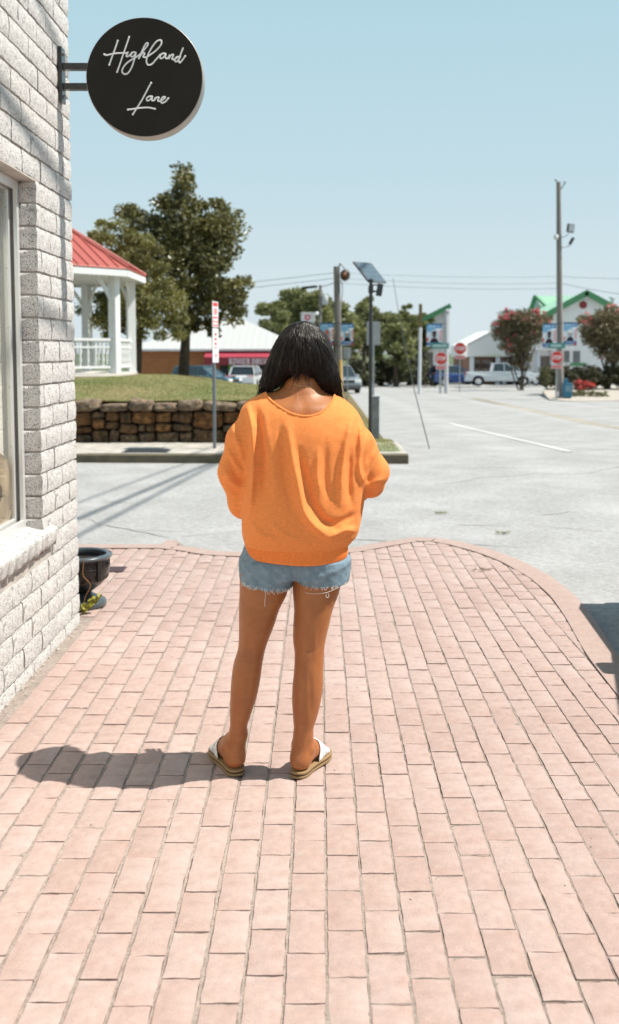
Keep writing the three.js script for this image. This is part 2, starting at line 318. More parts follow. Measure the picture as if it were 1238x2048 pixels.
{
  const pts = [], idx = [], nx = 60, nd = 50, dA = (j) => 16.62 + 46 * Math.pow(j / nd, 1.6), xr = (d) => 1.15 + .012 * (d - 16);
  for (let j = 0; j <= nd; j++) for (let i = 0; i <= nx; i++) { const d = dA(j), x = lerp(-30, xr(d), 1 - Math.pow(1 - i / nx, 2)); pts.push(V(x, lawnY(x, d), -d)); }
  for (let j = 0; j < nd; j++) for (let i = 0; i < nx; i++) { const a = j * (nx + 1) + i, b = a + nx + 1; idx.push(a, a + 1, b, a + 1, b + 1, b); }
  structure('lawn', boxUV(sheet(pts, idx)), mat(.32, .31, .14, { map: TX_STONE, roughness: 1 }));
  // verge strip nearer the kerb, right of the wall
  structure('verge', boxUV(sheet([V(-.3, .05, -(KD + 1.2)), V(1.25, .0, -(KD + .2)), V(1.25, .02, -17), V(-.3, .12, -17)], [0, 1, 2, 0, 2, 3])), mat(.22, .22, .085, { map: TX_STONE, roughness: 1 }));
  // grass blades
  const blade = new THREE.BufferGeometry(), bp = [], N = 60000;
  for (let k = 0; k < 5; k++) { const a = k * 1.3, r = .018 * (k ? 1 : 0), x = Math.cos(a) * r, z = Math.sin(a) * r, lx = Math.cos(a) * .022, lz = Math.sin(a) * .022, w = .005; bp.push(x - w * Math.sin(a), 0, z + w * Math.cos(a), x + w * Math.sin(a), 0, z - w * Math.cos(a), x + lx, .05 - .006 * k, z + lz); }
  blade.setAttribute('position', new THREE.Float32BufferAttribute(bp, 3)); blade.computeVertexNormals();
  const im = new THREE.InstancedMesh(blade, phys(1, 1, 1, { roughness: .7, transmission: .2, thickness: 0, side: THREE.DoubleSide }), N), m4 = new THREE.Matrix4(), c = new THREE.Color();
  for (let k = 0; k < N; k++) {
    const d = k % 12 === 0 ? rr(KD + .35, 17) : 16.65 + 15 * Math.pow(rnd(), 1.5), x = k % 12 === 0 ? rr(.1, 1.2) : rr(-7.5, 1.1);
    const y = k % 12 === 0 ? .03 : lawnY(x, d), s = rr(.5, 1.25);
    m4.makeRotationY(rr(0, 6.3)).scale(V(s * 1.2, s * .85, s * 1.2)).setPosition(x, y - .005, -d); im.setMatrixAt(k, m4);
    const dry = clamp(.35 + 1.3 * fbm(x * .7, d * .5, 3) + rr(-.25, .25)); c.setRGB(lerp(.24, .52, dry), lerp(.29, .43, dry), lerp(.09, .22, dry)); im.setColorAt(k, c);
  }
  im.name = 'grass'; im.userData.kind = 'stuff'; tag(im, 'short half-dry grass on the raised lawn and the verge', 'grass'); lit(im); scene.add(im);
}
{
  // dry-laid retaining wall of brown field stones
  const wall = thing('stone_wall', 'low brown retaining wall of rough field stones below the lawn', 'wall', [-4, 0, -16.6]);
  part(wall, 'backing', box(-11, -.15, -.05, .62, -16.62, -16.9), mat(.035, .028, .02));
  const mats = [[.30, .19, .095], [.22, .155, .09], [.36, .22, .095], [.19, .145, .10], [.27, .15, .06], [.30, .235, .16]].map(([r, g, b]) => mat(r, g, b, { map: TX_STONE, bumpMap: TX_STONE_B, bumpScale: .012, roughness: .95 }));
  const capM = mat(.37, .33, .275, { map: TX_STONE, bumpMap: TX_STONE_B, bumpScale: .012, roughness: .95 });
  let count = 0;
  const stone = (x0, x1, y0, y1, m, dp = .16, proud = 0) => {
    const g = new THREE.BoxGeometry(2, 2, 2, 6, 5, 4), p = g.attributes.position, w = (x1 - x0) / 2, h = (y1 - y0) / 2, s = rr(0, 100);
    for (let i = 0; i < p.count; i++) {
      let v = V(p.getX(i), p.getY(i), p.getZ(i)); const n = Math.pow(v.x ** 6 + v.y ** 6 + v.z ** 6, 1 / 6), sp = v.clone().divideScalar(n); v = sp;
      const j = 1 + .24 * noise(v.x * 1.4 + s, v.y * 1.4, v.z * 1.4) + .05 * noise(v.x * 4 + s, v.y * 4, v.z * 4);
      const jf = 1 + .25 * noise(v.x * 1.1 + s, v.y * 1.3 + 5, 7);
      p.setXYZ(i, v.x * w * j, v.y * h * j, v.z * dp * jf);
    }
    const q = mergeVertices((g.deleteAttribute('normal'), g.deleteAttribute('uv'), g), 1e-4); q.computeVertexNormals(); boxUV(q, 1, rnd(), rnd());
    q.rotateZ(rr(-.09, .09));
    piece(wall, count ? `stone_${String(count).padStart(3, '0')}` : 'stone', q, m, V((x0 + x1) / 2 + 4, (y0 + y1) / 2, rr(-.03, .03) + proud)); count++;
  };
  const split = (x0, x1, y0, y1) => {
    const w = x1 - x0, h = y1 - y0;
    if ((w < .52 && h < .30) && (rnd() < .8 || w < .26)) { const e = .006; stone(x0 + e, x1 - e, y0 + e, y1 - e, pick(mats)); return; }
    if (w > h * 1.35 || h < .15) { const t = rr(.35, .65); split(x0, x0 + w * t, y0, y1); split(x0 + w * t, x1, y0, y1); }
    else { const t = rr(.36, .64); split(x0, x1, y0, y0 + h * t); split(x0, x1, y0 + h * t, y1); }
  };
  for (let x = -7.6; x < -.4;) { const w = rr(.75, 1.3); const x1 = Math.min(x + w, -.15); if (rnd() < .3) { stone(x + .008, x + .5, .27, .56, pick(mats), .17); stone(x + .008, x + .5, -.03, .26, pick(mats), .17); split(x + .5, x1, -.03, .56); } else split(x, x1, -.03, .56); x = x1; }
  for (let x = -7.6; x < -.3;) { const w = rr(.35, .85), h = rr(.12, .19); stone(x + .006, Math.min(x + w, -.1), .56, .56 + h, capM, .24, .03); x += w; }
}
// ---------------------------------------------------------------- white painted brick shop on the left
const WX = -1.385, CORNER = 5.67, OPEN = 4.95, COURSE = .111, LINTEL = .05 + COURSE * 21;
{
  const shop = thing('brick_building', 'white painted brick shop front with a display window, cut by the left edge', 'building', [WX, 0, -CORNER]);
  const core = [], fx = WX - .012, bx = WX - .26, TOP = 4.35;
  core.push(box(fx, bx, -.2, .575, 1.5, -CORNER + .012), box(fx, bx, LINTEL + .004, TOP, 1.5, -CORNER + .012), box(fx, bx, .575, LINTEL + .004, -OPEN - .012, -CORNER + .012), box(fx, bx, .575, LINTEL + .004, 1.5, -2.2));
  core.push(box(bx, -7.5, -.2, TOP, -CORNER + .26, -CORNER + .012), box(bx, -7.5, -.2, TOP, 1.5, 1.24), box(-7.5, -7.3, -.2, TOP, 1.24, -CORNER + .26));
  part(shop, 'wall', core, M.mortar);
  part(shop, 'roof', box(fx - .02, -7.28, TOP - .15, TOP + .02, 1.48, -CORNER + .03), M.darkConcrete);
  part(shop, 'jamb_board', box(WX - .104, bx + .001, .64, LINTEL - .007, -OPEN - .0035, -OPEN - .0105), mat(.84, .82, .78)); const room = [box(bx, -2.3, .3, .6, 1.2, -CORNER + .262), box(-2.3, -2.4, .3, 2.6, 1.2, -CORNER + .262), box(bx, -2.4, 2.55, 2.65, 1.2, -CORNER + .262), box(bx - .001, -2.3, .6, 2.55, -5.14, -5.2)];
  part(shop, 'display_box', room, mat(.84, .81, .76));
  // lintel soffit
  part(shop, 'lintel', box(WX - .004, WX - .2, LINTEL - .006, LINTEL + .003, -2.2, -OPEN - .06), mat(.60, .54, .48, { map: TX_SOFT }));
  // split-face bricks
  const L = .3, bh = COURSE - .0105, variants = {};
  const make = (len, key) => {
    const list = []; for (let k = 0; k < (len > .25 ? 12 : 6); k++) {
      const g = new THREE.BoxGeometry(.1, bh, len - .005, 1, 4, Math.max(3, Math.round(len / .03))), p = g.attributes.position, s = rr(0, 99);
      for (let i = 0; i < p.count; i++) {
        let x = p.getX(i), y = p.getY(i), z = p.getZ(i); const e = Math.max(Math.abs(y) / (bh / 2), Math.abs(z) / ((len - .005) / 2));
        if (x > 0) { const r = Math.abs(y) / (bh / 2) > .97 ? .0045 : e > .97 ? .0012 : 0; x += .0035 * noise(y * 25 + s, z * 18, s) + .002 * noise(y * 70, z * 60, s) - r; y += e > .97 ? rr(-.0022, .0015) * Math.sign(y) : 0; z += e > .97 ? rr(-.001, .001) : 0; }
        p.setXYZ(i, x, y, z);
      }
      const q = mergeVertices((g.deleteAttribute('normal'), g.deleteAttribute('uv'), g), 1e-5); q.computeVertexNormals(); const qq = q.toNonIndexed(); qq.computeVertexNormals(); const sm = q; boxUV(sm, 1, rnd() * 3, rnd() * 3); list.push(sm);
    } return list;
  };
  const get = (len) => { const k = Math.round(len * 250); return variants[k] ??= make(len); };
  const bmats = [[.65, .64, .63], [.67, .66, .65], [.63, .62, .61], [.66, .645, .63]].map(([r, g, b]) => mat(r, g, b, { map: TX_BRICK, bumpMap: TX_BRICK_B, bumpScale: .004, roughness: .75 }));
  let n = 0; const rest = [];
  const brick = (d0, d1, y, x = WX) => {
    const len = d1 - d0; if (len < .03) return;
    const g = pick(get(len)), px = CX + FOCAL * x / d1;
    const pos = V(x - .05 + rr(-.002, .002), y, -(d0 + d1) / 2);
    if (px > -30 && d1 > 3.9 && y < 3.75 && n < 299) { piece(shop, n ? `brick_${String(n).padStart(3, '0')}` : 'brick', g, pick(bmats), pos.sub(shop.position), [0, rr(-.004, .004), rr(-.006, .006)]); n++; }
    else { const q = g.clone(); q.translate(pos.x, pos.y, pos.z); rest.push(q); }
  };
  for (let k = -1; k < 39; k++) {
    const y = .05 + COURSE * (k + .5), spans = k >= 4 && k < 21 ? [[-1.48, 2.2], [OPEN, CORNER]] : [[-1.48, CORNER]];
    for (const [a, b] of spans) {
      if (k === 4) { brickRow(a, a < 0 ? 2.0 : 5.13, b, y, k); continue; }
      brickRow(a, a, b, y, k);
    }
  }
  function brickRow(a, from, b, y, k) {
    const ph = (k & 1 ? 5.04 : 5.19) + rr(-.012, .012); let d = ph - L * Math.ceil((ph - a) / L) + L; let s = Math.max(a, from);
    while (d < b + L) { const e = Math.min(d, b); if (e > s + .07) { if (b - e < .05 && e < b) { brick(s + .002, b - .001, y); s = b; } else { brick(s + .002, e - .002, y); s = e; } } d += L; }
  }
  const o = part(shop, 'other_bricks', rest, M.brick); o.userData.kind = 'stuff';
  // end wall courses seen in the profile of the corner
  const ends = []; for (let k = -1; k < 39; k++) for (let j = 0; j < 19; j++) { const y = .05 + COURSE * k, x = WX - .006 - j * L - (k & 1 ? .15 : 0); ends.push(box(x - (j || !(k & 1) ? .004 : 0), x - L + .004, y + .005, y + COURSE - .005, -CORNER + .02, -CORNER - .0005, .006)); }
  const eo = part(shop, 'end_wall_bricks', ends, M.brick); eo.userData.kind = 'stuff';
  // brick sill, one brick on edge after another, sloping outwards
  for (let k = 0; k < 27; k++) {
    const d1 = 5.125 - (k ? .2 + (k - 1) * .105 : 0), d0 = k ? d1 - .099 : d1 - .195; if (d0 < 2.1) break;
    const g = new THREE.BoxGeometry(.215, .1, d1 - d0, 6, 4, 4), p = g.attributes.position, s = rr(0, 50);
    for (let i = 0; i < p.count; i++) { const x = p.getX(i), y = p.getY(i), z = p.getZ(i), e = (Math.abs(y) > .049) + (x > .1) + (Math.abs(z) > (d1 - d0) * .49); const q = .0035 * noise(x * 30 + s, y * 30, z * 30) - (e > 1 ? .004 : 0); p.setXYZ(i, x + q * (x > .1 ? 1.6 : 0), y + q * Math.sign(y), z + q * .5 * Math.sign(z)); }
    g.deleteAttribute('normal'); g.deleteAttribute('uv'); const q = mergeVertices(g, 1e-5); q.computeVertexNormals(); boxUV(q, 1, rnd(), rnd()); q.rotateZ(-.21);
    piece(shop, k ? `sill_brick_${String(k).padStart(3, '0')}` : 'sill_brick', q, pick(bmats), V(WX + .030 - .105 + rr(-.003, .003), .622 + rr(-.003, .003), -(d0 + d1) / 2).sub(shop.position));
  }
  // ragged mortar under the sill
  const rag = []; for (let k = 0; k < 60; k++) { const d = rr(3.4, 5.1), q = new THREE.IcosahedronGeometry(rr(.006, .016), 1); q.scale(1, rr(.6, 1.8), 1.4); q.translate(WX + rr(-.012, .004), .562 + rr(-.006, .012), -d); rag.push(q); }
  part(shop, 'sill_mortar', rag, mat(.46, .34, .25, { map: TX_STONE })).userData.kind = 'stuff';
  // window: aluminium frame, bead with screws, pane
  const win = new THREE.Group(); win.name = 'window'; win.position.set(WX - .1, LINTEL - .8, -OPEN).sub(shop.position); shop.add(win);
  const y0 = .672, y1 = LINTEL - .006, dn = 2.2;
  part(win, 'frame', [box(WX - .084, WX - .104, y0, y1 - .001, -OPEN + .034, -OPEN, .003), box(WX - .084, WX - .104, y0, y0 + .04, -dn, -OPEN + .034, .003), box(WX - .084, WX - .104, y1 - .045, y1 - .001, -dn, -OPEN + .034, .003), box(WX - .122, WX - .15, y0, y1 - .002, -OPEN + .05, -OPEN - .001, .003), box(WX - .122, WX - .15, y0 - .001, y0 + .05, -dn, -OPEN + .05, .003), box(WX - .122, WX - .15, y1 - .05, y1 - .002, -dn, -OPEN + .05, .003)], M.alu);
  part(win, 'seal', [box(WX - .105, WX - .121, y0 + .004, y1 - .004, -OPEN + .014, -OPEN - .003), box(WX - .105, WX - .121, y0 + .002, y0 + .02, -dn, -OPEN + .014), box(WX - .105, WX - .121, y1 - .02, y1 - .004, -dn, -OPEN + .014)], mat(.20, .19, .18));
  part(win, 'pane', box(WX - .128, WX - .132, y0 + .01, y1 - .01, -dn, -OPEN + .01), M.glass);
  for (let k = 0; k < 6; k++) part(win, 'screw', new THREE.SphereGeometry(.004, 8, 6).translate(WX - .136, y0 + .12 + k * .29, -OPEN + .051), M.steel);
}
{
  // round woven rattan plate standing against the pane, pale sheet added to brighten it
  const c = V(WX - .149, P(-10, 985, 4.8).y, -4.74), R = .19;
  const t = thing('rattan_plate', 'round woven rattan plate standing inside the shop window', 'decoration', [c.x, .62, c.z]), rm = mat(.60, .43, .26, { map: TX_WOOD });
  const ribs = []; for (let k = 0; k < 84; k++) { const a = k / 84 * Math.PI * 2; ribs.push(bar(V(c.x, c.y + .05 * Math.sin(a), c.z + .05 * Math.cos(a)), V(c.x, c.y + R * Math.sin(a), c.z + R * Math.cos(a)), .0035, .0045, 5)); }
  part(t, 'ribs', ribs, rm);
  part(t, 'hoops', [.05, .085, .12, .155, R].map((r) => new THREE.TorusGeometry(r, r === R ? .007 : .0032, 6, 56).rotateY(Math.PI / 2).translate(c.x, c.y, c.z)), rm);
  part(t, 'easel', [bar(V(c.x - .012, .602, c.z - .08), V(c.x - .012, c.y, c.z), .005), bar(V(c.x - .012, .602, c.z + .08), V(c.x - .012, c.y, c.z), .005)], rm);
  const cu = thing('pale_backing', 'pale flat sheet added behind the shop window pane to brighten the glass', 'pale_backing', [WX - .17, .62, -4]), pts = [], idx = [], n = 150;
  for (let i = 0; i <= n; i++) { const d = 2.3 + 2.64 * i / n; for (const y of [.66, 2.36]) pts.push(V(WX - .171 + .004 * Math.sin(d * 38), y, -d)); if (i) { const k = 2 * i; idx.push(k - 2, k, k - 1, k - 1, k, k + 1); } }
  part(cu, 'cloth', boxUV(sheet(pts, idx)), phys(.80, .77, .71, { side: THREE.DoubleSide, roughness: 1 }));
}
// ---------------------------------------------------------------- round hanging sign
{
  const dF = 5.40, dB = 5.50, c = P(289, 155, dF), R = .3085, k = (dF / (CP + (-(155 - CY) / FOCAL) * SP)) / FOCAL;
  const t = thing('hanging_sign', 'round black shop sign with white handwriting on a two-bar wall bracket', 'sign', [WX + .02, c.y, -(dF + dB) / 2]);
  const disc = new THREE.CylinderGeometry(R - .004, R - .004, .006, 96); disc.rotateX(Math.PI / 2); disc.translate(c.x, c.y, -dF + .003);
  part(t, 'face', disc, M.black);
  const ring = lathe([[R - .012, 0], [R - .003, 0], [R, .003], [R, .097], [R - .003, .1], [0, .1], [0, .094], [R - .012, .094]], 96).rotateX(-Math.PI / 2).translate(c.x, c.y, -dF);
  part(t, 'rim', ring, mat(.42, .37, .33, { roughness: .4, metalness: .35 }));
  const bars = []; for (const py of [134, 174]) { const y = P(150, py, 5.45).y; bars.push(box(WX + .02, c.x - R * .93, y - .017, y + .017, -5.43, -5.47, .003)); }
  part(t, 'bracket_bar', bars[0], M.blackMetal); part(t, 'bracket_bar', bars[1], M.blackMetal);
  const ya = P(127, 96, 5.45).y, yb = P(127, 206, 5.45).y;
  part(t, 'wall_plate', box(WX + .001, WX + .022, yb, ya, -5.41, -5.49, .004), M.blackMetal);
  for (const y of [ya - .03, yb + .03]) part(t, 'bolt', bar(V(WX + .02, y, -5.45), V(WX + .032, y, -5.45), .011, .011, 6), M.steel);
  // handwriting
  const S = [
    [[345, 280], [322, 345], [285, 440], [255, 520]], [[463, 243], [435, 320], [395, 430], [335, 592]],
    [[205, 415], [225, 424], [290, 410], [400, 401], [442, 402], [452, 388], [440, 412], [432, 436], [455, 433], [478, 412], [492, 398]],
    [[528, 398], [508, 392], [487, 408], [478, 432], [497, 440], [522, 415], [532, 398], [518, 455], [480, 555], [440, 608], [405, 612], [386, 588], [400, 545], [450, 492], [530, 445], [566, 420], [620, 365], [655, 318], [652, 298], [630, 315], [598, 375], [556, 464], [590, 412], [616, 398], [618, 415], [604, 440], [630, 445], [680, 418], [740, 375], [792, 312], [792, 276], [755, 280], [700, 340], [655, 420], [638, 480], [652, 520], [690, 515], [735, 470], [780, 420]],
    [[832, 410], [808, 406], [782, 432], [782, 456], [806, 452], [838, 412], [832, 448], [850, 458], [880, 420], [866, 464], [896, 422], [916, 420], [902, 462], [926, 468], [950, 450]],
    [[984, 442], [955, 440], [930, 470], [940, 490], [968, 470], [992, 410], [1018, 346], [992, 410], [968, 478], [980, 500], [1008, 472], [1036, 434]],
    [[683, 702], [660, 742], [590, 868], [530, 960], [490, 1020]], [[440, 972], [490, 966], [560, 956], [650, 951], [720, 964]],
    [[690, 840], [664, 838], [634, 862], [642, 882], [668, 872], [692, 844], [688, 876], [706, 880], [730, 845], [710, 884], [742, 848], [762, 850], [750, 882], [774, 888], [808, 868], [828, 846], [806, 845], [782, 874], [790, 904], [824, 894], [858, 858]]];
  const g = [], toW = ([x, y]) => V(c.x + ((170 + x / 5.158) - 289) * k, c.y - ((30 + y / 5.158) - 155) * k, 0);
  for (const s of S) { const pts = s.map(toW), q = tube(pts, .0041, s.length * 8, 7); g.push(q); for (const e of [pts[0], pts[pts.length - 1]]) g.push(new THREE.SphereGeometry(.0052, 10, 8).translate(e.x, e.y, 0)); }
  const w = merge(g); w.scale(1, 1, .35); w.translate(0, 0, -dF + .0065);
  part(t, 'lettering', w, M.letter);
}
// ---------------------------------------------------------------- cast urn at the corner of the shop
{
  const q = G(186, 1219), cx = -1.462, cz = -(5.67 + .34), t = thing('planter_urn', 'black glossy urn planter with a raised key band behind the shop corner', 'planter', [cx, 0, cz]);
  const glaze = phys(.009, .0075, .006, { roughness: .3, clearcoat: .55, clearcoatRoughness: .15, specularIntensity: .5, bumpMap: TX_STONE_B, bumpScale: .002 });
  const at = (g) => g.scale(1, .90, 1).translate(cx, 0, cz);
  part(t, 'foot', at(lathe([[0, 0], [.15, 0], [.156, .008], [.154, .03], [.148, .042], [.11, .062], [.075, .082], [.06, .10], [0, .10]], 48)), phys(.05, .06, .065, { roughness: .35, clearcoat: .6 }));
  part(t, 'bowl', at(lathe([[0, .09], [.055, .095], [.075, .105], [.13, .15], [.165, .20], [.178, .25], [.174, .262], [.174, .318], [.18, .322], [.18, .33], [.165, .332], [.160, .30], [.150, .24], [0, .24]], 56)), glaze);
  part(t, 'rim', at(lathe([[.158, .328], [.186, .33], [.194, .337], [.196, .348], [.19, .357], [.176, .362], [.162, .359], [.158, .348], [.158, .328]], 56)), phys(.06, .075, .085, { roughness: .3, clearcoat: .8 }));
  part(t, 'soil', at(new THREE.CircleGeometry(.158, 24).rotateX(-Math.PI / 2).translate(0, .305, 0)), mat(.03, .022, .015, { map: TX_STONE }));
  // Greek key band: raised fret of small bars round the bowl
  const key = [], cell = .062, N = 18, fret = [[0, 0, 1, 0], [0, 0, 0, 1], [0, 1, .78, 1], [.78, 1, .78, .42], [.78, .42, .36, .42], [.36, .42, .36, .68]];
  for (let i = 0; i < N; i++) for (const [u0, v0, u1, v1] of fret) {
    const q2 = []; const K = 3; for (let j = 0; j <= K; j++) { const u = lerp(u0, u1, j / K), v = lerp(v0, v1, j / K), a = (i + u * .97) / N * Math.PI * 2; q2.push(V(.1765 * Math.sin(a), .272 + v * .038, .1765 * Math.cos(a))); }
    key.push(tube(q2, .0032, 4, 5));
  }
  part(t, 'key_band', at(merge(key)), glaze);
  for (const a of [.9, 2.5, 4.0, 5.6]) part(t, 'strap', at(box(-.016, .016, .19, .332, .168, .187, .006).rotateY(a)), glaze);
  const reliefs = []; for (let i = 0; i < 30; i++) { const a = i / 30 * 6.283, r = .155; reliefs.push(new THREE.SphereGeometry(.014, 8, 6).scale(.8, 1.6, .5).rotateX(.3).translate(0, .205, .163).rotateY(a)); }
  part(t, 'relief', at(merge(reliefs)), glaze);
  // weedy vine at its foot
  const v = thing('vine', 'yellow-green weedy vine curling up beside the black urn', 'plant', [cx + .07, 0, cz + .15]);
  const p0 = V(cx + .055, 0, cz + .2);
  part(v, 'stem', [tube([p0, V(cx + .075, .10, cz + .2), V(cx + .105, .17, cz + .19), V(cx + .065, .23, cz + .195), V(cx + .07, .33, cz + .19)], .0022, 24, 5), tube([p0, V(cx + .09, .05, cz + .19), V(cx + .14, .085, cz + .175)], .0022, 16, 5)], mat(.38, .17, .05));
  const lf = [], lm = phys(.30, .27, .03, { roughness: .6, transmission: .25, thickness: 0, side: THREE.DoubleSide });
  for (let k = 0; k < 26; k++) { const s = rr(.012, .022), g = new THREE.CircleGeometry(s, 7); g.scale(.8, 1.25, 1); g.rotateX(rr(-1.2, .3)); g.rotateY(rr(-1.2, 1.2)); const f = rnd(); g.translate(cx + .05 + .10 * f + rr(-.012, .02), .02 + .075 * f + rr(-.012, .025), cz + .205 - .02 * f + rr(-.015, .015)); lf.push(g); }
  part(v, 'leaves', lf, lm);
}
{
  // small ribbed plate laid for a dark patch in the corner paving
  const q = G(236, 1139), t = thing('dark_plate', 'small dark ribbed plate in the paving just right of the urn', 'cover', [q.x, .001, q.z]);
  part(t, 'plate_base', box(q.x - .075, q.x + .05, -.02, .006, q.z - .08, q.z + .08, .004), mat(.075, .05, .055, { roughness: .6 }));
  part(t, 'ribs', [0, 1, 2].map((k) => box(q.x - .068, q.x + .043, .0062, .009, q.z - .05 + k * .045, q.z - .035 + k * .045)), mat(.1, .07, .075, { roughness: .6 }));
}
// ---------------------------------------------------------------- the woman: one continuous body, clothes, hair, sandals
// surface nets: the zero level of a distance field as a smooth mesh
function fieldMesh(f, lo, hi, h) {
  const nx = Math.ceil((hi.x - lo.x) / h) + 1, ny = Math.ceil((hi.y - lo.y) / h) + 1, nz = Math.ceil((hi.z - lo.z) / h) + 1;
  const val = new Float32Array(nx * ny * nz), id = (i, j, k) => (k * ny + j) * nx + i;
  for (let k = 0; k < nz; k++) for (let j = 0; j < ny; j++) for (let i = 0; i < nx; i++) val[id(i, j, k)] = f(lo.x + i * h, lo.y + j * h, lo.z + k * h);
  const vid = new Int32Array(nx * ny * nz).fill(-1), pos = [], idx = [];
  const E = [[0, 1], [2, 3], [4, 5], [6, 7], [0, 2], [1, 3], [4, 6], [5, 7], [0, 4], [1, 5], [2, 6], [3, 7]];
  for (let k = 0; k < nz - 1; k++) for (let j = 0; j < ny - 1; j++) for (let i = 0; i < nx - 1; i++) {
    const c = []; let neg = 0;
    for (let q = 0; q < 8; q++) { const v = val[id(i + (q & 1), j + (q >> 1 & 1), k + (q >> 2))]; c.push(v); if (v < 0) neg++; }
    if (!neg || neg === 8) continue;
    let x = 0, y = 0, z = 0, n = 0;
    for (const [a, b] of E) if ((c[a] < 0) !== (c[b] < 0)) { const t = c[a] / (c[a] - c[b]); x += (a & 1) + ((b & 1) - (a & 1)) * t; y += (a >> 1 & 1) + ((b >> 1 & 1) - (a >> 1 & 1)) * t; z += (a >> 2) + ((b >> 2) - (a >> 2)) * t; n++; }
    vid[id(i, j, k)] = pos.length / 3; pos.push(lo.x + (i + x / n) * h, lo.y + (j + y / n) * h, lo.z + (k + z / n) * h);
  }
  const quad = (a, b, c, d, flip) => { if (a < 0 || b < 0 || c < 0 || d < 0) return; flip ? idx.push(a, c, b, a, d, c) : idx.push(a, b, c, a, c, d); };
  for (let k = 1; k < nz - 1; k++) for (let j = 1; j < ny - 1; j++) for (let i = 1; i < nx - 1; i++) {
    const s = val[id(i, j, k)] < 0;
    if (s !== (val[id(i + 1, j, k)] < 0)) quad(vid[id(i, j - 1, k - 1)], vid[id(i, j, k - 1)], vid[id(i, j, k)], vid[id(i, j - 1, k)], !s);
    if (s !== (val[id(i, j + 1, k)] < 0)) quad(vid[id(i - 1, j, k - 1)], vid[id(i - 1, j, k)], vid[id(i, j, k)], vid[id(i, j, k - 1)], !s);
    if (s !== (val[id(i, j, k + 1)] < 0)) quad(vid[id(i - 1, j - 1, k)], vid[id(i, j - 1, k)], vid[id(i, j, k)], vid[id(i - 1, j, k)], !s);
  }
  const g = new THREE.BufferGeometry(); g.setAttribute('position', new THREE.Float32BufferAttribute(pos, 3)); g.setIndex(idx);
  // normals from the field
  const nrm = new Float32Array(pos.length), e = h * .6;
  for (let q = 0; q < pos.length; q += 3) { const x = pos[q], y = pos[q + 1], z = pos[q + 2]; const a = f(x + e, y, z) - f(x - e, y, z), b = f(x, y + e, z) - f(x, y - e, z), c = f(x, y, z + e) - f(x, y, z - e), l = Math.hypot(a, b, c) || 1; nrm[q] = a / l; nrm[q + 1] = b / l; nrm[q + 2] = c / l; }
  g.setAttribute('normal', new THREE.BufferAttribute(nrm, 3));
  return g;
}
const smin = (a, b, k) => { const h = Math.max(k - Math.abs(a - b), 0) / k; return Math.min(a, b) - h * h * k * .25; };
const smax = (a, b, k) => -smin(-a, -b, k);
function cap(x, y, z, a, b, ra, rb) {           // tapered capsule
  const bx = b.x - a.x, by = b.y - a.y, bz = b.z - a.z, px = x - a.x, py = y - a.y, pz = z - a.z;
  const t = clamp((px * bx + py * by + pz * bz) / (bx * bx + by * by + bz * bz)); const s = t * t * (3 - 2 * t) * .35 + t * .65;
  return Math.hypot(px - bx * t, py - by * t, pz - bz * t) - (ra + (rb - ra) * s);
}
// a limb described by sections: [row, left, right, distance, half depth]
function sections(rows) {
  const k = rows.map(([py, l, r, d, b]) => { const L = P(l, py, d), R = P(r, py, d); return [(L.y + R.y) / 2, (L.x + R.x) / 2, (R.x - L.x) / 2, -d, b]; }).sort((a, b) => a[0] - b[0]);
  const y0 = k[0][0], y1 = k[k.length - 1][0], N = 400, lut = [];
  for (let i = 0; i <= N; i++) {
    const y = y0 + (y1 - y0) * i / N; let q = 0; while (q < k.length - 2 && y > k[q + 1][0]) q++;
    const p1 = k[q], p2 = k[q + 1], p0 = k[q - 1] ?? p1, p3 = k[q + 2] ?? p2, h = p2[0] - p1[0], t = (y - p1[0]) / h;
    lut.push([1, 2, 3, 4].map((c) => { const m1 = (p2[c] - p0[c]) / (p2[0] - p0[0] || 1) * h, m2 = (p3[c] - p1[c]) / (p3[0] - p1[0] || 1) * h; const t2 = t * t, t3 = t2 * t; return (2 * t3 - 3 * t2 + 1) * p1[c] + (t3 - 2 * t2 + t) * m1 + (-2 * t3 + 3 * t2) * p2[c] + (t3 - t2) * m2; }));
  }
  const at = (y) => { const u = clamp((y - y0) / (y1 - y0)) * N, i = Math.min(N - 1, Math.floor(u)), t = u - i; return lut[i].map((v, c) => v + (lut[i + 1][c] - v) * t); };
  const f = (x, y, z) => {
    const u = clamp((y - y0) / (y1 - y0)) * N, i = Math.min(N - 1, u | 0), t = u - i, A = lut[i], B = lut[i + 1];
    const cx = A[0] + (B[0] - A[0]) * t, a = A[1] + (B[1] - A[1]) * t, cz = A[2] + (B[2] - A[2]) * t, b = A[3] + (B[3] - A[3]) * t;
    const dx = (x - cx) / a, dz = (z - cz) / b, k0 = Math.sqrt(dx * dx + dz * dz), k1 = Math.sqrt(dx * dx / (a * a) + dz * dz / (b * b));
    const d = k0 < 1e-5 ? -Math.min(a, b) : k0 * (k0 - 1) / k1, dy = Math.max(y - y1, y0 - y);
    return dy <= 0 ? d : d < 0 ? dy : Math.hypot(d, dy);
  };
  f.at = at; f.y0 = y0; f.y1 = y1; return f;
}
function cylUV(g, cx, cz, r, s = 1) { const p = g.attributes.position, uv = new Float32Array(p.count * 2); for (let i = 0; i < p.count; i++) { uv[2 * i] = Math.atan2(p.getX(i) - cx, -(p.getZ(i) - cz)) * r * s; uv[2 * i + 1] = p.getY(i) * s; } g.setAttribute('uv', new THREE.BufferAttribute(uv, 2)); return g; }

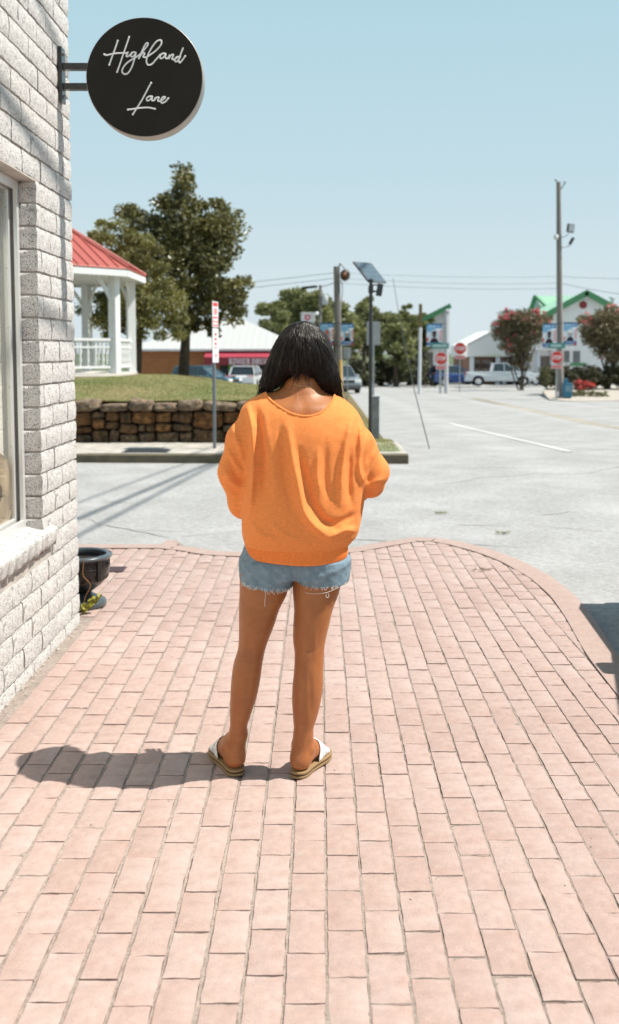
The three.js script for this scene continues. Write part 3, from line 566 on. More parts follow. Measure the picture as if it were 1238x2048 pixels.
const woman = thing('person', 'person with long dark hair seen from behind, orange sweater, denim shorts, white sandals', 'person', [-.1, 0, -3.6]);
const D0 = 3.6;
const skinM = phys(.41, .15, .048, { map: TX_SKIN, roughness: .48, sheen: .25, sheenColor: new THREE.Color(.9, .5, .35), sheenRoughness: .5, bumpMap: TX_STONE_B, bumpScale: .0006 });
// ---- legs, feet
const legL = sections([[1120, 480, 588, 3.60, .092], [1187, 479, 574, 3.60, .088], [1218, 478, 559, 3.595, .083], [1249, 478, 549, 3.59, .076], [1280, 477.5, 537, 3.585, .066], [1301, 475, 530, 3.58, .061], [1325, 467.5, 525, 3.575, .061], [1356, 463, 521, 3.575, .064], [1387, 461, 515, 3.575, .062], [1418, 460, 505.5, 3.575, .054], [1448, 460.5, 495.5, 3.575, .045], [1479, 461.5, 488, 3.572, .037], [1500, 461, 487, 3.572, .036], [1520, 459, 486, 3.572, .036]]);
const legR = sections([[1120, 585, 690, 3.60, .092], [1181, 585.5, 679, 3.60, .088], [1218, 588, 666, 3.595, .083], [1249, 586.5, 658.5, 3.59, .076], [1280, 586, 651.5, 3.585, .066], [1305, 589, 648, 3.58, .061], [1341, 588, 646.5, 3.575, .062], [1371, 585, 646, 3.575, .064], [1402, 584, 642, 3.575, .062], [1433, 586, 634.5, 3.572, .054], [1464, 588.5, 624, 3.57, .045], [1491, 589, 617, 3.567, .037], [1512, 588, 616, 3.565, .036], [1525, 587, 615, 3.565, .036]]);
const SOLE = .027;
function footFrame(heel, toe) { const u = toe.clone().sub(heel).setY(0).normalize(); return { o: heel.clone().setY(0), u, v: V(-u.z, 0, u.x) }; }   // v points to the wearer's right
const footL = footFrame(G(474, 1550), G(427, 1494)), footR = footFrame(G(595, 1555), G(655, 1501));
footL.in = 1; footR.in = -1;
const toes = [[-.030, .232, .0125], [-.010, .236, .0095], [.006, .229, .009], [.021, .219, .0085], [.034, .206, .008]];   // inside to outside
function foot(fr, leg) {
  const lc = leg.at(.17), lx = lc[0] - fr.o.x, lz = lc[2] - fr.o.z, A = V(lx * fr.u.x + lz * fr.u.z, .118 + SOLE, -fr.in * (lx * fr.v.x + lz * fr.v.z)), B = V(.04, .05 + SOLE, 0), H = V(.018, .027 + SOLE, 0), C = V(.10, .042 + SOLE, -.004), Dm = V(.168, .026 + SOLE, -.016), De = V(.16, .022 + SOLE, .018), m1 = V(.05, .078 + SOLE, -.032), m2 = V(.042, .068 + SOLE, .031);
  return (x, y, z) => {
    const rx = x - fr.o.x, rz = z - fr.o.z, u = rx * fr.u.x + rz * fr.u.z, v = -fr.in * (rx * fr.v.x + rz * fr.v.z);   // negative v is the inner side
    let d = cap(u, y, v, A, B, .033, .033);
    d = smin(d, cap(u, y, v, B, H, .031, .029), .03);
    d = smin(d, cap(u, y, v, V(.03, .03 + SOLE, 0), C, .027, .031), .035);
    d = smin(d, cap(u, y, v, V(.055, .085 + SOLE, 0), C, .03, .028), .03);
    d = smin(d, cap(u, y, v, C, Dm, .028, .021), .03); d = smin(d, cap(u, y, v, C, De, .027, .018), .03);
    d = smin(d, cap(u, y, v, m1, V(.05, .079 + SOLE, -.033), .010, .010), .02); d = smin(d, cap(u, y, v, m2, V(.042, .069 + SOLE, .032), .009, .009), .02);
    for (const [tv, tu, r] of toes) d = smin(d, cap(u, y, v, V(tu - .055, .018 + SOLE, tv * .85), V(tu - r, r + SOLE + .001, tv), r * 1.15, r), .008);
    return Math.max(d, SOLE - .002 - y);
  };
}
const fL = foot(footL, legL), fR = foot(footR, legR);
// ---- trunk, neck, head
const trunk = sections([[1150, 492, 690, 3.61, .09], [1100, 492, 688, 3.61, .10], [1040, 510, 690, 3.61, .10], [960, 525, 695, 3.61, .10], [880, 505, 710, 3.615, .105], [845, 492, 706, 3.618, .108], [828, 484, 704, 3.618, .104], [812, 491, 699, 3.624, .096], [800, 503, 686, 3.634, .081], [788, 529, 663, 3.645, .066], [778, 556, 646, 3.652, .058], [768, 570, 638, 3.66, .054]]);
const HC = P(606, 706, 3.70), NB = P(606, 792, 3.64), NT = P(606, 735, 3.675);
const headF = (x, y, z) => {
  const cy = (y - HC.y), cz = (z - HC.z) - .25 * cy, cx = x - HC.x;       // bowed forward
  const e = Math.hypot(cx / .072, cy / .097, cz / .088); let d = (e - 1) * .08;
  const jaw = V(HC.x, HC.y - .085, HC.z - .055); d = smin(d, cap(x, y, z, V(HC.x, HC.y - .03, HC.z - .03), jaw, .06, .032), .05);
  d = smin(d, cap(x, y, z, V(HC.x, HC.y - .01, HC.z - .092), V(HC.x, HC.y - .045, HC.z - .112), .008, .013), .02);     // nose
  for (const s of [-1, 1]) { d = smin(d, cap(x, y, z, V(HC.x + s * .018, HC.y + .012, HC.z - .078), V(HC.x + s * .042, HC.y + .008, HC.z - .068), .012, .010), .015); d = smax(d, -(Math.hypot(x - HC.x - s * .03, y - HC.y + .008, z - HC.z + .088) - .014), .012); d = smin(d, Math.hypot(x - HC.x - s * .03, y - HC.y + .008, z - HC.z + .074) - .012, .004); d = smin(d, cap(x, y, z, V(HC.x + s * .076, HC.y - .03, HC.z + .005), V(HC.x + s * .08, HC.y + .012, HC.z + .012), .009, .012), .008); }
  d = smin(d, cap(x, y, z, V(HC.x - .016, HC.y - .072, HC.z - .09), V(HC.x + .016, HC.y - .072, HC.z - .09), .008, .008), .008);   // lips
  return d;
};
const neckF = (x, y, z) => cap(x, y, z, NB, NT, .062, .052);
const upper = (x, y, z) => { let d = smin(trunk(x, y, z), neckF(x, y, z), .045); d = smin(d, headF(x, y, z), .025);
  // faint spine furrow and shoulder blades
  const dx = x - P(606, 820, D0).x; d += .004 * Math.exp(-dx * dx / .0004) * smooth(1.40, 1.34, y); return d; };
const lower = (x, y, z) => {
  let d = Math.min(legL(x, y, z), legR(x, y, z)); d = smin(d, trunk(x, y, z), .02);
  // hollow of the knee
  return d;
};
const kneeY = P(616, 1300, 3.52).y, kxL = P(503, 1300, D0).x, kxR = P(620, 1300, D0).x;
const lowerK = (x, y, z) => { let d = lower(x, y, z); const dy = (y - kneeY) / .02; for (const kx of [kxL, kxR]) { const dx = x - kx; if (Math.abs(dx) < .05 && z > -D0) { d += .0035 * Math.exp(-dy * dy) * Math.exp(-dx * dx / .0006) ; const cx2 = x - kx + (kneeY - y) * (kx < -.15 ? .06 : -.015); d += .0028 * Math.exp(-cx2 * cx2 / .00006) * smooth(.22, .30, y) * smooth(.42, .36, y); for (const s of [-1, 1]) d -= .003 * Math.exp(-((x - kx - s * .019) ** 2) / .00006) * Math.exp(-((y - kneeY - .01) ** 2) / .002); } } return d; };
const feet = (x, y, z) => { let d = Math.min(fL(x, y, z), fR(x, y, z)); d = smin(d, Math.min(legL(x, y, z), legR(x, y, z)), .02); return d; };
const sleeveL = [[508, 838, 3.60, .040], [487, 880, 3.60, .055], [468, 945, 3.62, .057], [486, 1008, 3.67, .048], [524, 1005, 3.72, .040]].map(([a, b, d, r]) => [P(a, b, d), r]);
const sleeveR = [[698, 848, 3.60, .040], [719, 890, 3.60, .052], [745, 944, 3.62, .058], [742, 965, 3.69, .048], [704, 985, 3.73, .038]].map(([a, b, d, r]) => [P(a, b, d), r]);
const chain = (x, y, z, c, o = 0) => { let d = 9; for (let i = 0; i < c.length - 1; i++) { const q = cap(x, y, z, c[i][0], c[i + 1][0], c[i][1] - o, c[i + 1][1] - o); d = i ? smin(d, q, .03) : q; } return d; };
function hand(wrist, dir, side) {      // wrist, pointing direction, towards the thumb
  const u = dir.clone().normalize(), n = u.clone().cross(side).normalize(), v = side.clone(), w = (a, b, c) => wrist.clone().addScaledVector(u, a).addScaledVector(v, b).addScaledVector(n, c);
  const parts = [[w(-.035, 0, 0), w(0, 0, 0), .029, .026], [w(0, -.012, 0), w(.075, -.022, .004), .020, .016], [w(0, .010, 0), w(.078, .020, .004), .021, .016], [w(.03, 0, 0), w(.08, 0, .004), .018, .015]];
  [[.026, .046], [.009, .052], [-.009, .048], [-.026, .038]].forEach(([b, l]) => { const a = w(.082, b, .004), m = w(.082 + l * .8, b * 1.05, .016), e = w(.082 + l * 1.15, b * 1.05, .045); parts.push([a, m, .0088, .008], [m, e, .008, .007]); });
  parts.push([w(.02, .026, .004), w(.055, .055, .016), .013, .0105], [w(.055, .055, .016), w(.085, .06, .03), .0105, .0085]);
  return (x, y, z) => { let d = 9; parts.forEach(([a, b, r, s], i) => { const q = cap(x, y, z, a, b, r, s); d = i < 4 ? smin(d, q, .02) : smin(d, q, .005); }); return d; };
}
{
  const wl = sleeveL[4][0], wr = sleeveR[4][0], hl = hand(wl, V(.97, .1, -.08), V(.1, .98, .1).normalize()), hr = hand(wr, V(-.97, .1, -.08), V(-.1, .98, .1).normalize());
  const bb = (p, r) => [p.clone().addScalar(-r), p.clone().addScalar(r)];
  const geos = [
    fieldMesh(lowerK, V(-.36, .075, -3.78), V(.15, .86, -3.44), .0075),
    fieldMesh(feet, V(-.47, .02, -3.86), V(.10, .215, -3.44), .0042),
    fieldMesh(upper, V(-.36, 1.16, -3.86), V(.16, 1.68, -3.46), .006),
    fieldMesh(hl, ...bb(wl, .2), .0045), fieldMesh(hr, ...bb(wr, .2), .0045)];
  for (const g of geos) cylUV(g, -.08, -3.6, .15);
  part(woman, 'body', geos, skinM);
}
// ---- sandals
for (const [fr, f, nm] of [[footL, fL, 'left'], [footR, fR, 'right']]) {
  const W2 = (u, v, y) => V(fr.o.x + fr.u.x * u - fr.in * fr.v.x * v, y, fr.o.z + fr.u.z * u - fr.in * fr.v.z * v);
  const out = [[-.018, 0], [-.012, .022], [.01, .034], [.06, .036], [.12, .043], [.165, .050], [.205, .046], [.235, .030], [.252, .002], [.25, -.022], [.235, -.040], [.20, -.046], [.15, -.044], [.10, -.036], [.05, -.034], [.01, -.033], [-.012, -.021]];
  const curve = new THREE.CatmullRomCurve3(out.map(([u, v]) => V(u, v, 0)), true).getPoints(64).slice(0, 64);
  const layer = (y0, y1, grow) => { const n = curve.length, pts = [], idx = []; const rows = [[y0, grow - .002], [y0 + .002, grow], [y1 - .002, grow], [y1, grow - .002]]; for (const [y, g] of rows) for (const p of curve) { const l = Math.hypot(p.x - .115, p.y); pts.push(W2(p.x + (p.x - .115) / l * g, p.y + p.y / l * g, y)); } for (let r = 0; r < 3; r++) for (let i = 0; i < n; i++) { const a = r * n + i, b = r * n + (i + 1) % n; idx.push(a, b, a + n, b, b + n, a + n); } const c0 = pts.length; pts.push(W2(.115, 0, y0), W2(.115, 0, y1)); for (let i = 0; i < n; i++) { const j = (i + 1) % n; idx.push(c0, j, i, c0 + 1, 3 * n + i, 3 * n + j); } return sheet(pts, idx); };
  const s = new THREE.Group(); s.name = 'sandal'; s.position.copy(fr.o).sub(woman.position).setY(.001); woman.add(s);
  part(s, 'outsole', layer(.002, .0115, .001), mat(.36, .235, .11, { map: TX_SOFT }));
  part(s, 'midsole', layer(.0117, .0165, -.0015), mat(.10, .05, .03));
  part(s, 'footbed', layer(.0167, SOLE - .001, 0), mat(.40, .26, .12, { map: TX_SOFT }));
  const strapM = mat(.78, .78, .77, { roughness: .5, bumpMap: TX_STONE_B, bumpScale: .0008 });
  for (const [ua, ub, w] of [[.118, .182, .032], [.176, .112, .030], [.150, .150, .016]]) {
    const pts = [], idx = [], n = 36, m = 4, rad = [];
    for (let i = 0; i <= n; i++) { rad.push([]); for (let j = 0; j <= m; j++) {
      const t = i / n, th = -.26 + (Math.PI + .52) * t, u = lerp(ua, ub, smooth(0, 1, t)) + (j / m - .5) * w, cy = SOLE + .014, dv = Math.cos(th), dy = Math.sin(th);
      let r = .008; while (r < .075) { const q = W2(u, dv * r, cy + dy * r); if (f(q.x, q.y, q.z) > .0015) break; r += .001; }
      rad[i].push(Math.max(Math.min(r, dy > .1 ? (.098 - cy) / dy : 1), lerp(.040, .026, smooth(0, .6, dy))));
    } }
    for (let it = 0; it < 3; it++) for (let i = 1; i < n; i++) for (let j = 0; j <= m; j++) rad[i][j] = Math.max(rad[i][j] * .999, (rad[i - 1][j] + rad[i][j] + rad[i + 1][j]) / 3);
    for (let i = 0; i <= n; i++) for (let j = 0; j <= m; j++) for (const lift of [.0035, .0005]) {
      const t = i / n, th = -.26 + (Math.PI + .52) * t, u = lerp(ua, ub, smooth(0, 1, t)) + (j / m - .5) * w, cy = SOLE + .014, r = rad[i][j] + lift + (w < .02 ? -.0012 : 0);
      pts.push(W2(u, Math.cos(th) * r, Math.max(.014, cy + Math.sin(th) * r)));
    }
    const q = (m + 1) * 2; for (let i = 0; i < n; i++) { for (let j = 0; j < m; j++) { const a = i * q + 2 * j; idx.push(a, a + q, a + 2, a + 2, a + q, a + q + 2, a + 1, a + 3, a + q + 1, a + 3, a + q + 3, a + q + 1); } for (const a of [i * q, i * q + 2 * m]) idx.push(a, a + 1, a + q, a + 1, a + q + 1, a + q); }
    part(s, 'strap', sheet(pts, idx), strapM);
  }
}
// ---- sweater
const swRows = sections([[786, 527, 666, 3.64, .072], [799, 499, 689, 3.63, .090], [814, 484, 707, 3.62, .106], [835, 479, 720, 3.61, .12], [870, 477, 731, 3.60, .13], [920, 481, 734, 3.60, .138], [980, 483, 731, 3.60, .145], [1030, 484, 724, 3.60, .150], [1058, 484, 719, 3.60, .150], [1072, 485.5, 713, 3.60, .146], [1083, 488, 703, 3.60, .138], [1090, 490, 697, 3.60, .134]]);
const xy = (list, d = 3.5) => list.map(([a, b]) => { const p = P(a, b, d); return [p.x, p.y]; });
const FOLDS = [
  [[[491, 812], [502, 850], [506, 917], [504, 973], [498, 1032]], .020, .011, 0], [[[511, 818], [521, 860], [524, 930], [520, 990]], -.012, .012, 0],
  [[[526, 828], [539, 899], [549, 954], [549, 1010]], .007, .016, 0], [[[560, 850], [566, 900], [572, 960], [588, 1030]], -.008, .014, 0],
  [[[575, 850], [586, 917], [597, 966], [609, 1019], [632, 1049], [658, 1072]], .020, .015, 0], [[[598, 900], [612, 965], [628, 1010], [650, 1040], [680, 1058]], -.014, .014, 0],
  [[[638, 900], [634, 940], [639, 985]], .009, .009, 0], [[[652, 890], [650, 940], [656, 1000]], -.008, .012, 0],
  [[[706, 838], [693, 885], [685, 936], [680, 1006]], .016, .012, 0], [[[700, 905], [697, 955], [700, 1010]], -.012, .012, 0],
  [[[723, 843], [722, 899], [720, 936], [727, 973]], .012, .010, 0], [[[656, 1071], [690, 1060], [714, 1064]], .012, .011, 0], [[[640, 1040], [680, 1042], [712, 1030]], -.008, .012, 0],
  [[[500, 1040], [520, 1066], [560, 1078]], .006, .012, 0], [[[540, 1040], [570, 1064], [610, 1080]], .004, .010, 0],
  [[[525, 786], [508, 795], [487, 807]], .0065, .005, 1], [[[669, 797], [697, 808], [721, 827]], .0065, .005, 1], [[[527, 797], [510, 805], [492, 816]], -.004, .006, 1],
  [[[722, 828], [736, 855], [752, 895]], .005, .005, 1], [[[485, 812], [464, 850], [450, 893]], .005, .005, 1],
  [[[449, 899], [470, 934], [486, 951]], .011, .010, 1], [[[462, 858], [478, 900], [486, 938]], .009, .010, 1], [[[440, 935], [460, 968], [482, 985]], .008, .011, 1], [[[448, 985], [466, 1003], [484, 1012]], .007, .009, 1], [[[455, 915], [470, 958], [484, 972]], -.008, .009, 1],
  [[[754, 902], [735, 940], [729, 974]], .010, .010, 1], [[[772, 962], [748, 970], [732, 980]], .009, .010, 1], [[[762, 925], [744, 955], [734, 968]], -.007, .009, 1], [[[744, 870], [733, 905], [729, 945]], .007, .010, 1]];
const FM = (() => {
  const x0 = -.42, x1 = .30, y0 = .76, y1 = 1.50, h = .003, nx = Math.ceil((x1 - x0) / h), ny = Math.ceil((y1 - y0) / h), a = new Float32Array(nx * ny);
  for (const [pl, amp, w] of FOLDS) {
    const c = new THREE.CatmullRomCurve3(xy(pl).map(([x, y]) => V(x, y, 0))).getPoints(24);
    for (let j = 0; j < ny; j++) for (let i = 0; i < nx; i++) {
      const x = x0 + i * h, y = y0 + j * h; let best = 9, t = 0;
      for (let q = 0; q < c.length - 1; q++) { const ax = c[q].x, ay = c[q].y, bx = c[q + 1].x - ax, by = c[q + 1].y - ay, f = clamp(((x - ax) * bx + (y - ay) * by) / (bx * bx + by * by)), d = (x - ax - f * bx) ** 2 + (y - ay - f * by) ** 2; if (d < best) { best = d; t = (q + f) / (c.length - 1); } }
      if (best < 9 * w * w) a[j * nx + i] += amp * Math.exp(-best / (w * w)) * Math.min(1, 4 * t + .25, 4 * (1 - t) + .2);
    }
  }
  return (x, y) => { const u = clamp((x - x0) / h, 0, nx - 2), v = clamp((y - y0) / h, 0, ny - 2), i = u | 0, j = v | 0, s = u - i, t = v - j, k = j * nx + i; return (a[k] * (1 - s) + a[k + 1] * s) * (1 - t) + (a[k + nx] * (1 - s) + a[k + nx + 1] * s) * t; };
})();
const NECK = xy([[520, 768], [525, 780], [529, 788], [540, 800], [560, 814], [584, 826], [610, 831], [636, 827], [654, 814], [666, 800], [671, 790], [676, 778]], 3.53);
const neckY = (x) => { if (x <= NECK[0][0] || x >= NECK[NECK.length - 1][0]) return 3; let i = 0; while (x > NECK[i + 1][0]) i++; const t = (x - NECK[i][0]) / (NECK[i + 1][0] - NECK[i][0]); return lerp(NECK[i][1], NECK[i + 1][1], t); };
const swBase = (x, y, z) => { let d = swRows(x, y, z); d = smin(d, Math.min(chain(x, y, z, sleeveL), chain(x, y, z, sleeveR)), .022); return d; };
const swF = (x, y, z) => {
  let d = swBase(x, y, z); if (d > .06) return d;
  const w = smooth(-.03, .05, z + 3.6);
  d -= FM(x, y) * w * 1.05 + .0022 * noise(x * 14, y * 9, z * 14) + .0008 * noise(x * 45, y * 38, z * 45) + (1 - w) * .008 * noise(x * 16 + 5, y * 5, 2);
  return d;
};
const swCut = (x, y, z) => { const d = swF(x, y, z); if (y < 1.27 || d > .1) return d; return Math.max(d, (y - neckY(x)) * .8); };
const backZ = (f, x, y, z0 = -3.40, step = -.003) => { for (let k = 0; k < 160; k++) { const z = z0 + k * step; if (f(x, y, z) < 0) return z; } return null; };
const wool = phys(.98, .315, .085, { map: TX_KNIT_C, bumpMap: TX_KNIT, bumpScale: .0007, roughness: .95, sheen: .5, sheenColor: new THREE.Color(1, .5, .2), sheenRoughness: .6 });
{
  const sw = part(woman, 'sweater', cylUV(fieldMesh(swCut, V(-.43, .76, -3.98), V(.31, 1.46, -3.40), .0062), -.08, -3.6, .18), wool);
  // rolled edge of the neckline
  const edge = [], from = 2, to = NECK.length - 3;
  const cv = new THREE.CatmullRomCurve3(NECK.slice(from - 1, to + 2).map(([x, y]) => V(x, y, 0))).getPoints(40);
  for (const p of cv) { const z = backZ(swF, p.x, p.y - .002); if (z != null) edge.push(V(p.x, p.y - .001, z - .001)); }
  const front = []; for (const p of cv.slice().reverse()) { const z = backZ(swF, p.x, p.y - .002, -3.86, .003); if (z != null && edge.length) front.push(V(p.x, p.y - .001, z)); }
  part(woman, 'neck_edge', [tube(edge, .0048, 90, 8), tube(front, .0048, 60, 8)], wool);
  // ribbed hem, rib by rib
  const hem = [], idx = [], n = 1400, hy = [[1086, .002, 0], [1092, .004, .3], [1098, .0035, 1], [1112, .003, 1], [1119, .0025, 1], [1121, -.001, .6], [1119, -.008, 0]];
  const Yr = (py) => P(590, py, 3.60).y;
  hy.forEach(([py, o, rib]) => { const y = Yr(py - 5), [cx, a, cz, b] = swRows.at(Math.max(y, swRows.y0)); for (let i = 0; i < n; i++) { const t = i / n * Math.PI * 2, s = o + rib * .0012 * Math.cos(t * 175); hem.push(V(cx + (a - .006 + s) * Math.cos(t), y + .004 * Math.sin(t * 3 + 1) , cz + (b - .006 + s) * Math.sin(t))); } });
  for (let r = 0; r < hy.length - 1; r++) for (let i = 0; i < n; i++) { const j = (i + 1) % n, A = r * n + i, B = r * n + j; idx.push(A, B, A + n, B, B + n, A + n); }
  part(woman, 'ribbed_hem', cylUV(sheet(hem, idx), -.08, -3.6, .18), phys(.97, .295, .07, { map: TX_KNIT_C, roughness: .95, sheen: .4, sheenColor: new THREE.Color(1, .5, .2) }));
}
// ---- denim shorts with frayed hems
{
  const hip = sections([[1066, 497, 682, 3.61, .108], [1088, 490, 690, 3.61, .115], [1108, 484, 696, 3.61, .121], [1130, 482, 697, 3.61, .122], [1150, 483, 696, 3.61, .110]]);
  const sl = sections([[1118, 482, 592, 3.607, .112], [1150, 480.5, 589, 3.607, .106], [1172, 479, 586, 3.607, .102], [1181, 478, 584, 3.607, .101], [1190, 478, 583, 3.607, .100]]);
  const sr = sections([[1118, 584, 696, 3.607, .112], [1150, 587, 697, 3.607, .106], [1168, 589, 699, 3.607, .102], [1180, 590, 700, 3.607, .100], [1190, 590, 700, 3.607, .100]]);
  const bL = P(500, 1166, 3.6), bL2 = P(585, 1176, 3.6), bR = P(592, 1166, 3.6), bR2 = P(697, 1163, 3.6);
  const bottom = (x) => x < P(588, 1160, 3.6).x ? lerp(bL.y, bL2.y, clamp((x - bL.x) / (bL2.x - bL.x))) : lerp(bR.y, bR2.y, clamp((x - bR.x) / (bR2.x - bR.x)));
  const mid = P(589, 1140, 3.6).x;
  const f = (x, y, z) => { let d = smin(sl(x, y, z), sr(x, y, z), .010); d = smin(d, hip(x, y, z), .03); d += .016 * Math.exp(-((x - mid) ** 2) / .00011) * smooth(-3.55, -3.5, z) * smooth(.82, .74, y);
    d -= .003 * noise(x * 11, y * 22, z * 11) + .0045 * Math.exp(-(((y - P(650, 1150, 3.5).y) - .35 * (x - P(650, 1150, 3.5).x)) ** 2) / .00016) * smooth(mid + .01, mid + .05, x) + .0012 * noise(x * 40, y * 50, z * 40);
    return Math.max(d, bottom(x) + .003 * noise(x * 60, z * 60) - y); };
  const g = cylUV(fieldMesh(f, V(-.34, .62, -3.80), V(.16, .91, -3.42), .006), -.08, -3.6, .17);
  const shorts = part(woman, 'denim_shorts', g, mat(.265, .365, .45, { map: TX_DENIM, bumpMap: TX_DENIM, bumpScale: .0008, roughness: .9 }));
  const th = [], tx = (a, b, d = 3.5) => { const p = P(a, b, d), z = backZ(f, p.x, Math.max(p.y, bottom(p.x) + .004)) ?? -d; return V(p.x, p.y, z + .0015); };
  const thread = (pts, r = .00085) => th.push(tube(pts.map(([a, b]) => tx(a, b)), r, pts.length * 5, 4));
  thread([[481, 1168], [490, 1176], [498, 1174], [505, 1181], [513, 1180], [514, 1173], [511, 1181]]); thread([[529, 1178], [531, 1190], [529.5, 1204], [530, 1214]]); thread([[533, 1181], [537, 1189], [541, 1183]]); thread([[544, 1184], [548, 1190], [550, 1184]]); thread([[553, 1184], [556, 1190], [559, 1186], [563, 1190], [567, 1186], [571, 1189], [576, 1186]]); thread([[485, 1170], [488, 1179]]); thread([[494, 1172], [496, 1180], [501, 1181]]);
  thread([[586, 1174], [590, 1182], [603, 1187], [620, 1189], [636, 1188], [655, 1185], [678, 1178]], .0009); thread([[653, 1186], [652, 1193], [655, 1196], [658, 1193], [656, 1187]], .0009);
  for (let k = 0; k < 90; k++) { const left = k < 45, t = rnd(), a = left ? lerp(480, 584, t) : lerp(591, 696, t), b = (left ? lerp(1171, 1185, t) : lerp(1176, 1173, t)) + rr(-2, 1); th.push(tube([tx(a, b), tx(a + rr(-2, 2), b + rr(2, 4)), tx(a + rr(-4, 4), b + rr(3, 8))], .0006, 6, 4)); }
  part(shorts, 'frayed_threads', th, mat(.74, .72, .70)).userData.kind = 'stuff';
  const seams = []; const seam = []; for (let k = 0; k <= 14; k++) { const p = P(589, lerp(1112, 1172, k / 14), 3.5), z = backZ(f, p.x + .003, p.y); if (z != null) seam.push(V(p.x + .004, p.y, z + .0006)); } seams.push(tube(seam, .0016, 30, 5));
  part(shorts, 'seam', seams, mat(.20, .25, .30));
}
// ---- hair
{
  const top = sections([[643, 596, 616, 3.70, .03], [648, 582, 628, 3.695, .052], [656, 571, 638, 3.69, .066], [670, 558, 652, 3.685, .088], [690, 550, 660, 3.68, .102], [710, 544.5, 664, 3.68, .108], [730, 539, 668, 3.68, .102], [746, 536, 671, 3.68, .09]]);
  const q = (a, b, d) => P(a, b, d), lob = [[q(572, 715, 3.66), q(550, 755, 3.655), .055, .040], [q(550, 757, 3.655), q(531, 786, 3.655), .042, .020]], lobR = [[q(636, 715, 3.655), q(655, 757, 3.64), .058, .040], [q(655, 757, 3.64), q(673, 792, 3.645), .040, .014]];
  const apex = q(602, 752, 3.6);
  const mass = (x, y, z) => {
    let d = top(x, y, z); for (const [a, b, r, s] of lob) d = smin(d, cap(x, y, z, a, b, r, s), .03); for (const [a, b, r, s] of lobR) d = smin(d, cap(x, y, z, a, b, r, s), .03);
    // parted over the nape
    const w = Math.max(0, apex.y - y); const half = x < apex.x ? w * 1.85 : w * 1.2; const cut = half > 0 ? half - Math.abs(x - apex.x) : -Math.hypot(x - apex.x, y - apex.y);
    d = smax(d, Math.min(cut, (z + 3.74)), .012);
    return d - .0042 * noise(x * 75 + 3 * Math.sin(y * 24), y * 9, z * 50) - .0016 * noise(x * 190, y * 24, z * 120);
  };
  const hairM = phys(.010, .007, .0055, { roughness: .5, specularIntensity: .4 });
  const hm = part(woman, 'hair', cylUV(fieldMesh(mass, V(-.24, 1.37, -3.86), V(.12, 1.68, -3.5), .0042), -.06, -3.68, .1), hairM);
  // locks combed from the crown to either side of the nape
  let pos = [], idx = [];
  const lock = (pts, r0, r1) => { const b = pos.length / 3, n = pts.length; for (let i = 0; i < n; i++) { const t = pts[Math.min(n - 1, i + 1)].clone().sub(pts[Math.max(0, i - 1)]).normalize(), s = V(t.y, -t.x, 0).normalize(), u = s.clone().cross(t), r = lerp(r0, r1, (i / (n - 1)) ** 2); for (let k = 0; k < 4; k++) { const a = k / 4 * 6.2832, v = pts[i].clone().addScaledVector(s, Math.cos(a) * r).addScaledVector(u, Math.sin(a) * r * .5); pos.push(v.x, v.y, v.z); } } for (let i = 0; i < n - 1; i++) for (let k = 0; k < 4; k++) { const A = b + i * 4 + k, B = b + i * 4 + (k + 1) % 4; idx.push(A, B, A + 4, B, B + 4, A + 4); } };
  let keep = null;
  for (let k = 0; k < 2700; k++) {
    if (k === 1900) { keep = [pos, idx]; pos = []; idx = []; }
    const u = rr(-1, 1), side = Math.sign(u), au = Math.abs(u);
    const ex = u < 0 ? lerp(601, 514, Math.pow(au, .85)) : lerp(606, 686, Math.pow(au, .9)), ey = u < 0 ? lerp(756, 792, Math.pow(au, .75)) : lerp(757, 801, Math.pow(au, .9));
    const sx = 604 + u * 30 + rr(-3, 3), sy = 645 + 12 * au * au + rr(0, 3), mx = 605 + side * Math.pow(au, .8) * 58, my = 700 + rr(-8, 8);
    const n = 20, pts = [], len = rr(.75, 1.0), st = rnd() < .45 ? rr(0, .45) : 0, ph = rr(0, 6.3), am = rr(.6, 2.6) * (rnd() < .2 ? 1.7 : 1), fr = rr(1.2, 2.6), lift = rr(-.0015, .0045) + (rnd() < .08 ? .005 : 0), ov = rr(-.10, .06) + (rnd() < .15 ? .08 : 0); let zl = null;
    for (let i = 0; i <= n; i++) {
      const t = st + (len + ov - st) * i / n, t1 = Math.min(t, 1);
      let x = (1 - t1) ** 2 * sx + 2 * t1 * (1 - t1) * (mx * 1.12 - .12 * 605) + t1 * t1 * ex, y = (1 - t1) ** 2 * sy + 2 * t1 * (1 - t1) * my + t1 * t1 * ey;
      if (t > 1) { x += side * (t - 1) * 90; y += (t - 1) * 190; }
      const wv = am * smooth(.25, .9, t) * Math.sin(t * 6.283 * fr + ph); x += wv * 1.6; 
      const p = P(x, y, 3.6); let z = backZ(mass, p.x, p.y, -3.52, -.003);
      if (z == null) z = zl ?? -3.66; if (zl != null) z = lerp(zl, z, .7); zl = z;
      const pp = P(x, y, -z); pts.push(V(pp.x, pp.y, z + lift * smooth(.02, .3, t)));
    }
    lock(pts, k < 120 || k > 2150 ? rr(.002, .0048) : rr(.0009, .0019), .0004);
  }
  // stray hairs
  for (let k = 0; k < 140; k++) { const u = rr(-1, 1), s = Math.sign(u), a = Math.abs(u); const pts = []; let x = s < 0 ? lerp(548, 524, a) : lerp(664, 683, a), y = lerp(690, 790, a), d = 3.66; for (let i = 0; i < 9; i++) { pts.push(P(x, y, d)); x += s * rr(-.3, 1.9); y += rr(3, 6.5); } lock(pts, .0005, .0003); }
  lock([[676, 765], [684, 779], [690, 790], [693, 800], [694, 806]].map(([a, b]) => P(a, b, 3.6)), .0008, .0004); lock([[672, 752], [681, 765], [686, 779]].map(([a, b]) => P(a, b, 3.6)), .0008, .0004);
